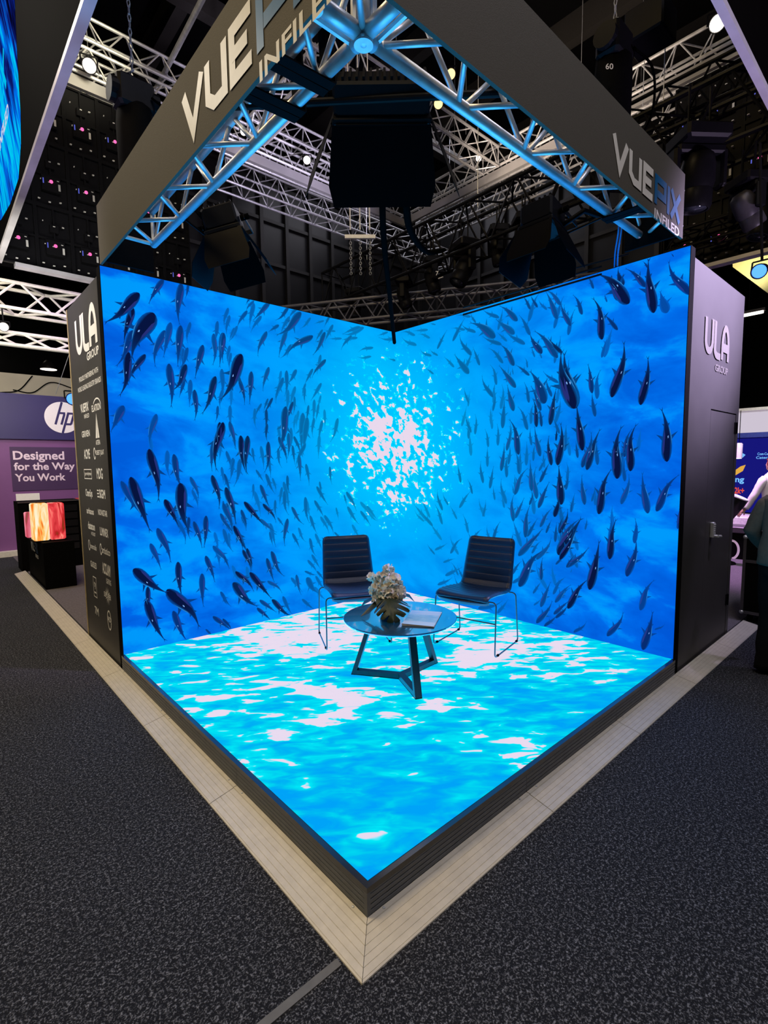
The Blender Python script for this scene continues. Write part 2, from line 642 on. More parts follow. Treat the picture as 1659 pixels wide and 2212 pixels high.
def text_geo(body, bold=0.0):
    key = (body, bold)
    if key in _txt_cache:
        return _txt_cache[key]
    cu = bpy.data.curves.new('lettering_curve', 'FONT')
    cu.body = body
    cu.offset = bold
    cu.resolution_u = 3
    cu.fill_mode = 'FRONT'
    ob = bpy.data.objects.new('lettering_tmp', cu)
    link(ob)
    dg = bpy.context.evaluated_depsgraph_get()
    me = bpy.data.meshes.new_from_object(ob.evaluated_get(dg))
    vs = [q.co.copy() for q in me.vertices]
    fs = [tuple(p.vertices) for p in me.polygons]
    bpy.data.objects.remove(ob)
    bpy.data.curves.remove(cu)
    bpy.data.meshes.remove(me)
    if vs:
        x0, x1 = min(q.x for q in vs), max(q.x for q in vs)
        y0, y1 = min(q.y for q in vs), max(q.y for q in vs)
    else:
        x0 = y0 = 0
        x1 = y1 = 1
    vs = [((q.x - x0) / max(1e-6, x1 - x0), (q.y - y0) / max(1e-6, y1 - y0)) for q in vs]
    _txt_cache[key] = (vs, fs, (x1 - x0) / max(1e-6, y1 - y0))
    return _txt_cache[key]


def put_text(mb, body, mtx, x0, y0, w, h, bold=0.0, lift=0.0015):
    """lettering filling the rectangle x0,y0,w,h of the local plane"""
    vs, fs, asp = text_geo(body, bold)
    if w is None:
        w = h * asp
    mb.add([mtx @ V(x0 + a * w, y0 + b * h, lift) for a, b in vs], fs)
    return w


def stroke(mb, pts, w, mtx, lift=0.002, closed=False):
    """flat mitred stroke in the local plane"""
    pts = [Vector((p[0], p[1])) for p in pts]
    pts = [p for i, p in enumerate(pts) if i == 0 or (p - pts[i - 1]).length > 1e-4]
    m = len(pts)
    L, R = [], []
    for i in range(m):
        if closed:
            d0 = (pts[i] - pts[i - 1]).normalized()
            d1 = (pts[(i + 1) % m] - pts[i]).normalized()
        else:
            d0 = (pts[i] - pts[i - 1]).normalized() if i > 0 else (pts[1] - pts[0]).normalized()
            d1 = (pts[i + 1] - pts[i]).normalized() if i < m - 1 else d0
        n0, n1 = Vector((-d0.y, d0.x)), Vector((-d1.y, d1.x))
        b = n0 + n1
        if b.length < 1e-4:
            b = n0.copy()
        b.normalize()
        k = min(2.5, 1 / max(0.2, b.dot(n0)))
        L.append(pts[i] + b * (w / 2 * k))
        R.append(pts[i] - b * (w / 2 * k))
    mb.n_strokes = getattr(mb, 'n_strokes', 0) + 1
    lift += 0.00035 * mb.n_strokes
    vs = [mtx @ V(q.x, q.y, lift) for q in L] + [mtx @ V(q.x, q.y, lift) for q in R]
    fs = [(i, m + i, m + (i + 1) % m, (i + 1) % m) for i in range(m if closed else m - 1)]
    mb.add(vs, fs)


def poly(mb, pts, mtx, lift=0.002):
    mb.add([mtx @ V(x, y, lift) for x, y in pts], [tuple(range(len(pts)))])


def arc(cx, cy, rx, ry, a0, a1, n=12):
    return [(cx + rx * math.cos(math.radians(a0 + (a1 - a0) * i / n)), cy + ry * math.sin(math.radians(a0 + (a1 - a0) * i / n))) for i in range(n + 1)]


# ================================================================== SETTING
structure('floor', MB().box((-14, -14, -0.1), (36, 36, 0.0)), 'carpet')
structure('ceiling', MB().box((-14, -14, 12.0), (36, 36, 12.2)), 'ceiling')
structure('wall_far', MB().box((-14, 35.8, 0), (36, 36, 12)), 'hallwall')
structure('wall_far_right', MB().box((35.8, -14, 0), (36, 36, 12)), 'hallwall')
structure('wall_left', MB().box((-14, -14, 0), (-13.8, 36, 12)), 'hallwall')
structure('wall_front', MB().box((-14, -14, 0), (36, -13.8, 12)), 'hallwall')
structure('wall_back', MB().box((4.6, 14.0, 0), (14.2, 14.2, 12)), 'hallwall')
structure('wall_right', MB().box((14.0, 4.2, 0), (14.2, 14.0, 12)), 'hallwall')
mb = MB()
for i in range(11):
    mb.box((4.62 + i * 0.93, 13.86, 0), (4.74 + i * 0.93, 14.0, 12))
    if i < 10:
        mb.box((13.86, 4.22 + i * 0.98, 0), (14.0, 4.34 + i * 0.98, 12))
for z in (6.8, 8.15, 9.48, 10.8):
    mb.box((4.6, 13.9, z), (14.0, 13.98, z + 0.1))
    mb.box((13.9, 4.2, z), (13.98, 14.0, z + 0.1))
structure('trim_1', mb, 'hallpost')
structure('trim_2', MB().box((0.02, 3.1, 0.0), (8.7, 10.4, 0.006)).box((4.45, 0.02, 0.0), (9.9, 3.1, 0.006)), 'carpet2')
mb = MB()
for i in range(16):
    mb.box((-6 + i * 2.4, -12, 11.4), (-5.75 + i * 2.4, 35, 12.0))
for j in range(9):
    mb.box((-13, 2 + j * 3.8, 11.0), (35, 2.25 + j * 3.8, 11.4))
structure('trim_3', mb, 'beam')
M['paleboard'] = mat('pale_partition_board', (0.5, 0.47, 0.4), 0.6, 0, 0.06, 2)
structure('trim_4', MB().box((-3, 13.0, 0), (3.2, 13.1, 3.78)), 'paleboard')


# ================================================================== LED STAGE
def extrude(mb, prof, p0, p1, out):
    p0, p1, out = Vector(p0), Vector(p1), Vector(out)
    m = len(prof)
    vs = [p + out * d + V(0, 0, z) for p in (p0, p1) for d, z in prof]
    fs = [(i, i + 1, m + i + 1, m + i) for i in range(m - 1)]
    # close the back
    fs.append((m - 1, 0, m, 2 * m - 1))
    fs.append(tuple(range(m)))
    fs.append(tuple(range(2 * m - 1, m - 1, -1)))
    return mb.add(vs, fs)


stage = thing('led_stage', (1.5, 1.5, 0), 'square raised stage with a glowing LED floor showing sunlit blue water', 'stage')
mb = MB().box((0.0, 0.0, 0.125), (3.0, 3.0, 0.143))
mb.mi = 1
mb.add([(0.012, 0.012, 0.145), (3.0, 0.012, 0.145), (3.0, 3.0, 0.145), (0.012, 3.0, 0.145)], [(0, 1, 2, 3)])
mb.build('led_floor', ['shinyblack', 'sea_floor'], stage, label='glowing floor screen of blue water with white glitter')
MB().box((0.02, 0.02, 0.002), (2.98, 2.98, 0.125)).build('base_frame', 'black', stage)
prof = [(0.0, 0.012)]
z = 0.014
for i in range(5):
    prof += [(0.012, z + 0.001), (0.012, z + 0.016), (0.008, z + 0.017), (0.008, z + 0.020)]
    z += 0.0205
prof += [(0.012, z), (0.012, 0.122), (0.0, 0.122)]
for i in range(3):
    a, b = (i * 1.0 + (0.0 if i else -0.012), i * 1.0 + 0.997)
    extrude(MB(), prof, (0, b, 0), (0, a, 0), (-1, 0, 0)).build('side_panel', 'step', stage)
    extrude(MB(), prof, (a, 0, 0), (b, 0, 0), (0, -1, 0)).build('side_panel', 'step', stage)
MB().box((-0.0125, -0.0125, 0.012), (0.004, 0.004, 0.1222)).build('corner_post', 'step', stage)
MB().box((-0.012, -0.012, 0.1225), (3.0, 0.0, 0.144)).build('edge_trim', 'shinyblack', stage)
MB().box((-0.012, 0.0, 0.1225), (0.0, 3.0, 0.144)).build('edge_trim', 'shinyblack', stage)

# ------------------------------------------------ the school of fish on the two wall screens
FISH_L = '27,297,2,271,100,25 22,285,14,258,100,20 37,284,19,247,100,33 46,312,34,291,80,20 60,312,57,279,80,20 66,313,63,301,70,20 21,268,8,240,80,20 17,251,9,218,100,20 29,251,16,229,90,20 45,272,36,243,70,20 50,279,43,251,60,20 58,278,54,245,80,20 66,282,63,265,50,20 63,261,55,243,60,20 86,276,84,250,60,20 94,278,90,249,70,20 76,265,68,237,80,20 47,246,47,212,80,20 61,247,49,225,90,26 86,240,73,208,90,20 108,286,100,272,40,20 59,234,54,220,70,20 111,262,90,221,100,26 95,278,93,253,80,20 108,240,112,218,80,20 120,248,117,219,80,20 138,254,131,232,60,20 157,253,154,229,50,20 168,255,158,241,50,28 153,246,144,222,50,20 149,239,143,225,50,20 141,226,131,212,80,20 134,215,131,196,80,20 136,225,131,213,60,20 129,220,123,207,50,20 163,224,153,204,80,20 155,219,144,176,80,20 187,258,177,242,50,20 203,269,186,250,70,20 197,245,184,227,40,20 178,243,174,230,40,20 177,239,177,223,40,20 188,228,185,206,35,20 193,224,189,207,35,20 181,222,177,206,50,20 174,214,171,175,50,20 179,210,173,174,50,20 217,211,207,187,40,20 141,313,124,294,70,20 125,311,117,300,50,20 118,301,108,285,60,20 105,284,100,272,40,20 132,299,121,283,40,20 122,314,117,306,70,20 161,312,147,298,70,20 175,310,148,285,75,24 171,314,161,302,50,20 150,294,139,286,60,28 137,286,127,263,65,20 158,290,149,265,60,20 163,278,151,264,50,20 188,290,158,268,80,20 186,307,174,295,40,20 202,307,190,302,40,20 209,313,202,301,50,20 203,296,188,272,70,20 200,298,191,285,50,20 216,299,202,298,35,20 224,293,207,290,30,20 245,297,225,292,35,20 249,309,226,298,40,20 11,210,1,190,70,30 35,205,29,179,60,20 28,177,33,136,100,20 47,173,53,144,80,20 13,155,25,112,100,20 6,152,18,127,70,20 38,136,48,113,100,25 51,149,57,108,100,26 60,154,66,134,60,20 79,155,84,126,90,20 90,156,95,138,60,20 91,144,99,112,80,20 85,121,94,103,70,20 88,132,89,120,50,20 67,227,66,202,80,20 87,215,84,201,60,20 88,201,85,175,100,20 91,201,83,160,100,20 81,183,79,159,70,20 97,201,101,179,70,20 93,176,96,158,50,20 99,170,95,150,50,20 72,120,69,93,85,20 57,120,57,102,80,20 61,116,67,93,80,20 31,113,40,84,75,20 25,101,32,79,65,20 46,83,48,53,90,20 70,85,77,61,80,20 66,70,66,41,75,20 11,82,35,59,100,30 36,61,61,24,100,26 21,66,22,45,90,20 19,55,32,19,95,20 40,42,50,14,80,20 74,30,91,13,80,20 67,20,74,12,70,20 97,67,113,50,80,20 94,56,115,34,85,28 82,51,91,36,60,20 97,109,109,84,90,20 109,87,113,66,90,20 77,93,91,71,60,20 87,115,96,102,70,20 105,117,108,105,60,20 97,202,102,178,70,20 107,190,111,157,95,20 114,190,112,156,90,20 135,185,130,157,85,20 134,202,134,185,80,20 146,190,154,166,75,20 157,194,155,170,60,20 163,191,169,173,60,20 161,182,163,164,60,20 176,184,164,162,50,20 168,173,169,148,60,20 100,169,96,154,50,20 106,169,99,145,50,20 90,156,95,143,70,20 91,144,99,111,90,20 88,130,95,102,70,20 97,109,105,86,95,20 108,130,127,107,95,20 105,123,109,104,75,20 127,127,140,109,90,20 121,159,129,147,50,20 125,145,134,123,75,20 131,155,140,136,55,20 118,146,116,132,40,20 140,130,141,114,50,20 148,142,145,124,40,20 150,138,154,115,50,20 154,153,157,135,60,20 158,122,171,104,65,20 142,113,149,103,50,20 123,113,140,99,60,20 153,111,149,85,70,20 133,100,136,86,50,20 158,96,166,80,50,20 174,131,178,105,50,20 179,112,187,93,45,20 185,127,196,109,50,20 197,111,208,90,40,20 188,141,201,122,50,20 209,92,220,83,45,20 193,88,198,84,40,20 101,103,109,86,70,20 105,86,112,65,90,20 111,64,132,36,95,20 97,67,114,46,95,20 94,57,117,31,90,28 133,34,155,13,90,20 120,36,137,21,70,20 117,29,131,14,80,20 134,81,147,55,80,20 129,75,136,51,80,20 129,53,144,39,60,20 161,54,166,33,60,20 171,56,186,50,50,20 180,72,190,56,40,20 173,49,187,31,55,35 186,54,194,42,50,20 167,28,182,14,50,20 145,35,155,15,50,20 86,84,91,71,70,20 83,26,91,13,80,20 84,47,88,38,60,20 206,21,225,11,50,20 254,309,226,298,35,20 267,290,247,283,35,20 264,280,245,277,30,20 289,310,274,304,35,20 304,305,276,302,35,20 305,280,288,281,40,20'
FISH_R = '23,271,28,310,100,20 14,269,19,285,50,40 61,259,69,292,95,20 49,264,60,278,85,20 41,282,66,310,100,28 49,286,60,305,90,20 46,296,50,310,90,35 69,300,75,311,70,20 29,291,44,308,85,20 28,304,32,310,80,20 -1,278,14,304,85,20 78,282,86,299,75,20 89,276,94,293,60,20 58,287,60,294,50,20 11,307,13,310,70,20 52,213,44,253,100,20 30,205,26,239,100,20 68,218,72,241,85,20 65,199,68,218,70,20 82,207,93,253,100,28 75,172,81,210,100,20 79,166,81,180,70,20 71,156,61,188,90,20 75,158,68,186,80,20 62,160,63,179,60,20 46,149,44,189,100,22 49,161,47,181,100,20 36,155,33,190,100,20 41,166,36,187,80,20 10,162,15,200,100,20 40,147,40,164,60,20 60,120,51,156,95,20 72,127,75,151,70,20 66,130,64,142,50,20 42,129,37,152,60,20 22,123,27,153,75,20 16,125,2,152,85,20 0,113,-1,133,85,20 84,120,81,136,50,20 89,139,87,154,60,20 90,173,90,193,50,20 50,84,46,116,95,20 36,72,30,102,85,20 31,99,31,118,60,20 66,56,59,97,100,20 95,82,75,115,95,30 94,92,77,114,80,20 87,72,68,91,80,20 97,73,89,83,70,20 85,36,68,64,95,20 96,25,85,39,80,20 97,39,83,57,60,20 97,54,88,63,50,20 25,47,16,72,65,20 50,20,38,42,75,20 22,16,16,47,85,20 14,34,7,40,50,20 79,16,68,28,60,20 1,113,0,123,70,20 71,106,70,116,50,20 95,102,90,116,80,20 83,68,82,72,40,20 139,290,158,307,70,25 159,297,177,308,50,20 192,305,210,310,40,20 186,298,192,309,45,20 186,289,203,300,45,20 199,294,216,299,35,20 163,280,192,299,70,30 156,272,177,283,55,20 142,279,162,296,60,28 150,274,161,284,40,20 131,268,151,282,50,20 142,251,157,272,75,25 154,255,170,271,50,20 191,268,206,290,55,20 194,251,212,272,55,28 181,257,189,275,50,20 213,260,226,272,35,20 126,297,134,310,70,20 119,297,126,309,75,20 100,283,111,308,65,20 88,275,97,296,75,20 97,294,111,309,60,20 110,293,118,303,40,20 126,275,137,294,55,20 114,257,126,276,85,28 99,251,121,277,75,20 95,254,108,269,90,20 121,255,124,265,40,20 114,253,118,260,40,20 83,207,96,254,100,28 110,214,125,243,85,35 114,208,124,230,80,20 126,240,140,251,70,20 98,230,112,241,55,20 104,219,109,235,65,20 105,195,100,225,90,20 140,231,158,253,70,22 143,243,144,250,40,20 142,210,149,234,70,25 161,236,168,255,45,20 165,225,178,246,55,20 194,222,200,237,40,20 126,216,131,234,60,20 128,247,131,256,45,20 191,193,198,211,45,20 154,195,152,222,55,20 127,192,137,213,55,20 170,178,174,195,40,20 171,159,171,178,40,20 136,170,146,202,85,22 149,174,146,196,60,20 123,178,124,193,50,20 114,168,120,194,70,20 155,155,152,180,65,20 149,149,147,170,50,20 135,152,140,173,55,20 118,194,122,219,90,20 113,194,116,211,80,20 96,187,102,201,60,20 103,160,106,185,90,20 97,160,95,195,95,22 99,181,99,192,90,20 91,172,90,193,50,20 168,138,164,159,50,20 162,127,164,140,40,20 176,110,173,126,40,20 206,117,192,134,40,20 141,108,141,132,60,22 139,111,130,130,60,20 140,133,127,157,65,20 141,134,143,142,40,20 122,137,124,164,65,20 117,130,118,158,60,20 114,145,105,162,75,20 115,155,108,168,50,20 115,122,105,145,75,20 124,124,121,137,70,20 93,126,96,159,95,25 99,115,96,133,95,30 84,120,82,132,60,20 128,94,124,123,70,20 126,95,116,112,65,20 113,105,102,122,65,20 107,100,102,112,70,20 94,101,87,122,90,20 98,93,97,110,70,20 164,88,156,106,55,20 189,86,178,97,40,20 126,87,111,103,75,20 143,86,141,97,40,20 218,68,203,85,45,20 240,69,223,78,35,20 228,57,212,63,35,20 225,43,203,55,40,20 236,31,216,42,40,20 135,76,111,103,70,20 121,80,112,92,50,20 116,75,102,96,60,20 142,57,132,71,60,20 141,49,125,61,50,20 134,47,109,84,85,22 111,57,110,77,75,20 94,91,81,111,90,20 93,78,81,105,100,20 87,72,80,83,80,20 119,43,111,55,50,20 111,32,102,56,65,20 99,46,90,61,50,20 97,39,84,54,65,20 118,32,111,40,40,20 115,16,100,39,75,20 98,28,84,43,75,20 107,15,95,28,75,20 181,16,153,29,50,20 158,16,146,32,40,20 268,302,289,309,35,20 266,291,288,303,35,20 249,304,270,307,30,20 246,295,263,302,30,20 238,307,247,310,35,20 244,276,260,285,40,20 235,275,246,283,40,20 241,257,252,264,40,20'
PROFILE = [(0.0, 0.12), (0.025, 0.42), (0.08, 0.72), (0.16, 0.93), (0.26, 1.0), (0.38, 0.97), (0.5, 0.8), (0.62, 0.58), (0.74, 0.36), (0.84, 0.2), (0.93, 0.11), (1.0, 0.03)]


def fish_mesh(data, wall):
    """flat fish drawn on the picture plane; returns verts, faces, colours per face"""
    vs, fs, cols = [], [], []
    rng = random.Random(3)
    items = [tuple(int(q) for q in it.split(',')) for it in data.split(' ')]
    for _ in range(110):          # faint far-off fish of the school
        ang = rng.uniform(0, 2 * PI)
        rr = rng.uniform(0.95, 2.7)
        ds, hz = abs(rr * math.cos(ang)), 1.86 + 0.8 * rr * math.sin(ang)
        if not (0.35 < ds < 2.9 and 0.25 < hz < 3.0):
            continue
        g = (hz - 1.86) / ds
        tx, tz = (0.55 * g, 1.0) if wall == 'L' else (0.55 * g * -1, -1.0)
        ll = rng.uniform(0.14, 0.24)
        nrm_ = math.hypot(tx, tz)
        tx, tz = tx / nrm_ * ll + rng.uniform(-.03, .03), tz / nrm_ * ll
        cx = 3 - ds
        if wall == 'R':
            tx = -tx
        items.append((int(100 * (cx + tx / 2)), int(100 * (hz + tz / 2)), int(100 * (cx - tx / 2)), int(100 * (hz - tz / 2)), rng.choice((25, 32, 40, 48)), 20))
    items.sort(key=lambda t: t[4] + t[5] * 0.2)
    for idx, (hx, hz, tx, tz, tone, wd) in enumerate(items):
        a, b = Vector((hx / 100, hz / 100)), Vector((tx / 100, tz / 100))
        d = b - a
        ln = d.length
        if ln < 0.02:
            continue
        d /= ln
        nn = Vector((-d.y, d.x))
        vert = abs(d.y)
        w = ln * wd / 100 * 0.5 * (0.70 + 0.28 * vert)
        bend = rng.uniform(-0.075, 0.075) * ln
        lift = 0.0012 + 0.000004 * idx
        s = 3 - (a.x + b.x) / 2
        bg = sea_col(s, (a.y + b.y) / 2)
        t = tone / 100.0
        dark = (0.002, 0.012, 0.095) if t < 0.9 else (0.002, 0.007, 0.050)
        k = min(1.0, 0.30 + 0.72 * t)
        col = [x + (y - x) * k for x, y in zip(bg[:3], dark)] + [1]

        def pt(u, side):
            c = a + d * (ln * u) + nn * (bend * math.sin(PI * u) * u * 2)
            return c + nn * side

        def clampw(q):
            return (min(3.0, max(0.002, q.x)), min(3.112, max(0.147, q.y)))

        def put(pts, colour, extra=0.0):
            base = len(vs)
            for q in pts:
                qx, qz = clampw(q)
                vs.append((qx, 3.0 - lift - extra, qz) if wall == 'L' else (3.0 - lift - extra, qx, qz))
            fs.append(tuple(range(base, base + len(pts))))
            cols.append(colour)

        edge = [x * 0.62 + y * 0.38 for x, y in zip(col[:3], bg[:3])] + [1]
        tailc = [x * 0.78 + y * 0.22 for x, y in zip(col[:3], bg[:3])] + [1]

        def cc(u, e):
            base_c = edge if e else col
            f = max(0, (u - 0.55) / 0.45) * 0.6
            return [x + (y - x) * f for x, y in zip(base_c[:3], tailc[:3])] + [1]

        for (u0, p0), (u1, p1) in zip(PROFILE, PROFILE[1:]):
            for e0, e1 in ((-1.0, -0.55), (-0.55, 0.55), (0.55, 1.0)):
                put([pt(u0, w * p0 * e0), pt(u1, w * p1 * e0), pt(u1, w * p1 * e1), pt(u0, w * p0 * e1)],
                    [cc(u0, abs(e0) == 1), cc(u1, abs(e0) == 1), cc(u1, abs(e1) == 1), cc(u0, abs(e1) == 1)])
        fb = 0.40
        for sd in (-1, 1):
            put([pt(fb, sd * w * 0.8), pt(fb + 0.09, sd * w * 0.7), pt(fb + 0.15, sd * w * 2.0), pt(fb + 0.075, sd * w * 1.35)], tailc)
            put([pt(0.66, sd * w * 0.4), pt(0.72, sd * w * 0.3), pt(0.735, sd * w * 0.7)], tailc)
        put([pt(0.95, 0), pt(1.06, w * 0.42), pt(1.0, 0), pt(1.06, -w * 0.30)], tailc)
        if t > 0.55 and ln > 0.2:
            hl = [c * 0.5 + q * 0.5 for c, q in zip(col[:3], (0.05, 0.42, 1.0))] + [1]
            # sheen on the flank that faces up-left
            sd = 1 if (nn.x < 0) == True else -1
            put([pt(0.30, sd * w * 0.95), pt(0.45, sd * w * 0.90), pt(0.6, sd * w * 0.62), pt(0.70, sd * w * 0.40), pt(0.6, sd * w * 0.50), pt(0.45, sd * w * 0.76)], hl, 0.0003)
            vio = [c * 0.5 + q * 0.5 for c, q in zip(col[:3], (0.035, 0.05, 0.32))] + [1]
            put([pt(0.14, -sd * w * 0.62), pt(0.22, -sd * w * 0.42), pt(0.5, -sd * w * 0.3), pt(0.62, -sd * w * 0.36), pt(0.45, -sd * w * 0.62), pt(0.28, -sd * w * 0.76)], vio, 0.0002)
            if t > 0.75:
                put([pt(0.44, sd * w * 0.2), pt(0.46, sd * w * 0.32), pt(0.5, sd * w * 0.28), pt(0.48, sd * w * 0.14)], [0.22, 0.45, 0.9, 1], 0.0004)
    return vs, fs, cols


def screen_wall(wall, label):
    if wall == 'L':
        root = thing('video_wall', (1.5, 3.05, 0.0), label, 'screen', 'walls of the walk-in video stage')
        MB().box((0.0, 3.0, 0.0), (3.1, 3.09, 3.117)).build('cabinet', 'black', root)
        quad = [(0.004, 2.9992, 0.1455), (3.0, 2.9992, 0.1455), (3.0, 2.9992, 3.113), (0.004, 2.9992, 3.113)]
        order = (0, 1, 2, 3)
        data = FISH_L
    else:
        root = thing('video_wall', (3.05, 1.5, 0.0), label, 'screen', 'walls of the walk-in video stage')
        MB().box((3.0, 0.0, 0.0), (3.09, 3.0, 3.117)).build('cabinet', 'black', root)
        quad = [(2.9992, 3.0, 0.1455), (2.9992, 0.004, 0.1455), (2.9992, 0.004, 3.113), (2.9992, 3.0, 3.113)]
        order = (0, 1, 2, 3)
        data = FISH_R
    mb = MB().add(quad, [order])
    nq = 1
    vs, fs, cols = fish_mesh(data, wall)
    mb.mi = 1
    mb.add(vs, fs)
    o = mb.build('screen', ['sea_wall', 'fish'], root, label='glowing picture of a school of fish circling a sunlit patch')
    me = o.data
    at = me.color_attributes.new('tone', 'FLOAT_COLOR', 'CORNER')
    vals = []
    for i, p in enumerate(me.polygons):
        c = cols[i - nq] if i >= nq else [0, 0, 0, 1]
        for j, _ in enumerate(p.loop_indices):
            vals += list(c[j] if isinstance(c[0], list) else c)
    at.data.foreach_set('color', vals)
    return root


screen_wall('L', 'left hand wall screen with dark fish heading up, beside the logo panel')
screen_wall('R', 'right hand wall screen with dark fish heading down, beside the lilac-lit wall')

# ------------------------------------------------ partition walls behind the screens
FL = frame((0, 0, 0), (0, -1, 0), (0, 0, 1))     # left panels: local x = -y
FR = frame((0, 0, 0), (1, 0, 0), (0, 0, 1))      # right panels


def ula(mb, mtx, x, z, w, h):
    """tall rounded U, L, A; the rectangle x, z, w, h holds the three letters"""
    t = w * 0.085
    u0, u1 = x + t / 2, x + w * 0.30
    r = (u1 - u0) / 2
    stroke(mb, [(u0, z + h * 0.97), (u0, z + r + t / 2)] + arc((u0 + u1) / 2, z + r + t / 2, r, r, 180, 360, 14) + [(u1, z + h)], t, mtx)
    l0 = x + w * 0.40
    stroke(mb, [(l0, z + h * 1.0), (l0, z + h * 0.22)] + arc(l0 + w * 0.12, z + h * 0.22, w * 0.12, h * 0.17, 180, 270, 6) + [(x + w * 0.63, z + h * 0.05)], t, mtx)
    a0, a1 = x + w * 0.70, x + w - t / 2
    r = (a1 - a0) / 2
    stroke(mb, [(a0, z), (a0, z + h - r * 2.2)] + arc((a0 + a1) / 2, z + h - r * 2.2, r, r * 2.0, 180, 0, 12) + [(a1, z)], t, mtx)
    stroke(mb, [(a0, z + h * 0.36), (a1, z + h * 0.36)], t * 1.3, mtx)


def vuepix(mbw, mbb, mtx, x, z, w, h, sub='INFILED', mbs=None):
    """angular six letter logo, first three letters white, last three blue"""
    u = w / 4.85
    t = u * 0.2

    def q(pts):
        return [(x + px * u, z + pz * h) for px, pz in pts]
    stroke(mbw, q([(0.05, 1.0), (0.43, 0.08), (0.85, 1.0)]), t, mtx)
    stroke(mbw, q([(1.08, 1.0), (1.08, 0.3), (1.32, 0.1), (1.72, 0.1), (1.72, 1.0)]), t, mtx)
    stroke(mbw, q([(2.62, 0.92), (2.0, 0.92), (2.0, 0.08), (2.62, 0.08)]), t, mtx)
    stroke(mbw, q([(2.0, 0.5), (2.5, 0.5)]), t, mtx)
    stroke(mbb, q([(2.87, 0.0), (2.87, 0.9), (3.58, 0.9), (3.58, 0.4), (2.98, 0.4)]), t, mtx)
    stroke(mbb, q([(3.85, 0.0), (3.85, 1.0)]), t, mtx)
    stroke(mbb, q([(4.08, 1.0), (4.8, 0.0)]), t, mtx)
    stroke(mbb, q([(4.8, 1.0), (4.08, 0.0)]), t, mtx)
    if sub:
        put_text(mbs or mbw, sub, mtx, x + 2.82 * u, z - h * 0.50, 2.05 * u, h * 0.34, 0.02)


lp = thing('partition_wall', (1.55, 3.65, 0), 'dark grey partition end with a tall column of white partner logos', 'partition', 'storage room partitions')
MB().box((0.0, 3.093, 0.0), (3.09, 4.19, 3.06)).build('wall_panel', 'panel', lp)
mb = MB()
ula(mb, FL, -3.90, 2.595, 0.735, 0.31)
mb.build('logo', 'white', lp)
mb = MB()
put_text(mb, 'GROUP', FL, -3.54, 2.505, 0.385, 0.065, 0.02)
put_text(mb, 'PROUDLY PARTNERING WITH', FL, -3.87, 2.372, 0.66, 0.042, 0.01)
put_text(mb, 'WORLD LEADING INDUSTRY BRANDS', FL, -3.945, 2.290, 0.80, 0.042, 0.01)
mb.build('lettering', 'white', lp)
MB().box((-0.004, 4.17, 0.0), (0.0, 4.194, 3.06)).build('raw_edge', mat('raw_timber_edge', (0.45, 0.36, 0.2), 0.7), lp)


def plogo(px, py, body, w, h, style=None):
    c = P(px, py, 0, 0.0)
    mb = MB()
    x, z = -c.y, c.z
    if style == 'arc':
        put_text(mb, body, FL, x - w / 2, z - h / 2, w, h, 0.02)
        stroke(mb, arc(x + w * .1, z, w * 0.42, h * 1.25, 150, 10, 10), 0.012, FL)
    elif style == 'sail':
        poly(mb, [(x - 0.06, z - 0.03), (x - 0.005, z - 0.03), (x - 0.005, z + 0.17)], FL)
        poly(mb, [(x + 0.005, z - 0.03), (x + 0.06, z - 0.03), (x + 0.002, z + 0.17)], FL)
        put_text(mb, body, FL, x - w / 2, z - 0.085, w, h, 0.015)
    elif style == 'box':
        stroke(mb, [(x - w / 2, z - h), (x + w / 2, z - h), (x + w / 2, z + h), (x - w / 2, z + h)], 0.008, FL, closed=True)
        put_text(mb, body, FL, x - w * 0.42, z - h / 2, w * 0.84, h, 0.015)
    elif style == 'tallbox':
        stroke(mb, [(x - 0.055, z - 0.09), (x + 0.055, z - 0.09), (x + 0.055, z + 0.09), (x - 0.055, z + 0.09)], 0.009, FL, closed=True)
        put_text(mb, body, FL, x - 0.03, z - 0.02, 0.06, 0.07, 0.02)
        stroke(mb, [(x - 0.035, z - 0.05), (x + 0.035, z - 0.05)], 0.014, FL)
    elif style == 'ring':
        stroke(mb, arc(x - w * .42, z, 0.028, 0.045, 0, 330, 12), 0.012, FL)
        put_text(mb, body, FL, x - w * 0.32, z - h / 2, w * 0.86, h, 0.01)
    elif style == 'burst':
        for k in range(12):
            a = k * PI / 6
            poly(mb, [(x + 0.028 * math.cos(a - .2), z + 0.028 * math.sin(a - .2)), (x + 0.028 * math.cos(a + .2), z + 0.028 * math.sin(a + .2)), (x + 0.085 * math.cos(a), z + 0.085 * math.sin(a))], FL, 0.0015)
        put_text(mb, body, FL, x - w / 2, z - h / 2, w, h, 0.02, 0.003)
    elif style == 'bars':
        for k in range(3):
            stroke(mb, [(x - w * 0.5, z - h * 0.35 + k * h * 0.35), (x - w * 0.28, z - h * 0.35 + k * h * 0.35)], 0.012, FL)
        put_text(mb, body, FL, x - w * 0.24, z - h / 2, w * 0.74, h, 0.03)
    elif style == 'oval':
        stroke(mb, arc(x, z, 0.055, 0.08, 0, 350, 20), 0.014, FL)
        put_text(mb, body, FL, x - w / 2, z - h / 2, w, h, 0.03)
    elif style == 'two':
        put_text(mb, body.split('|')[0], FL, x - w / 2, z - h * 0.2, w, h * 0.75, 0.025)
        put_text(mb, body.split('|')[1], FL, x - w * 0.1, z - h * 0.75, w * 0.6, h * 0.35, 0.01)
    else:
        put_text(mb, body, FL, x - w / 2, z - h / 2, w, h, 0.02)
    mb.build('partner_logo', 'white', lp)


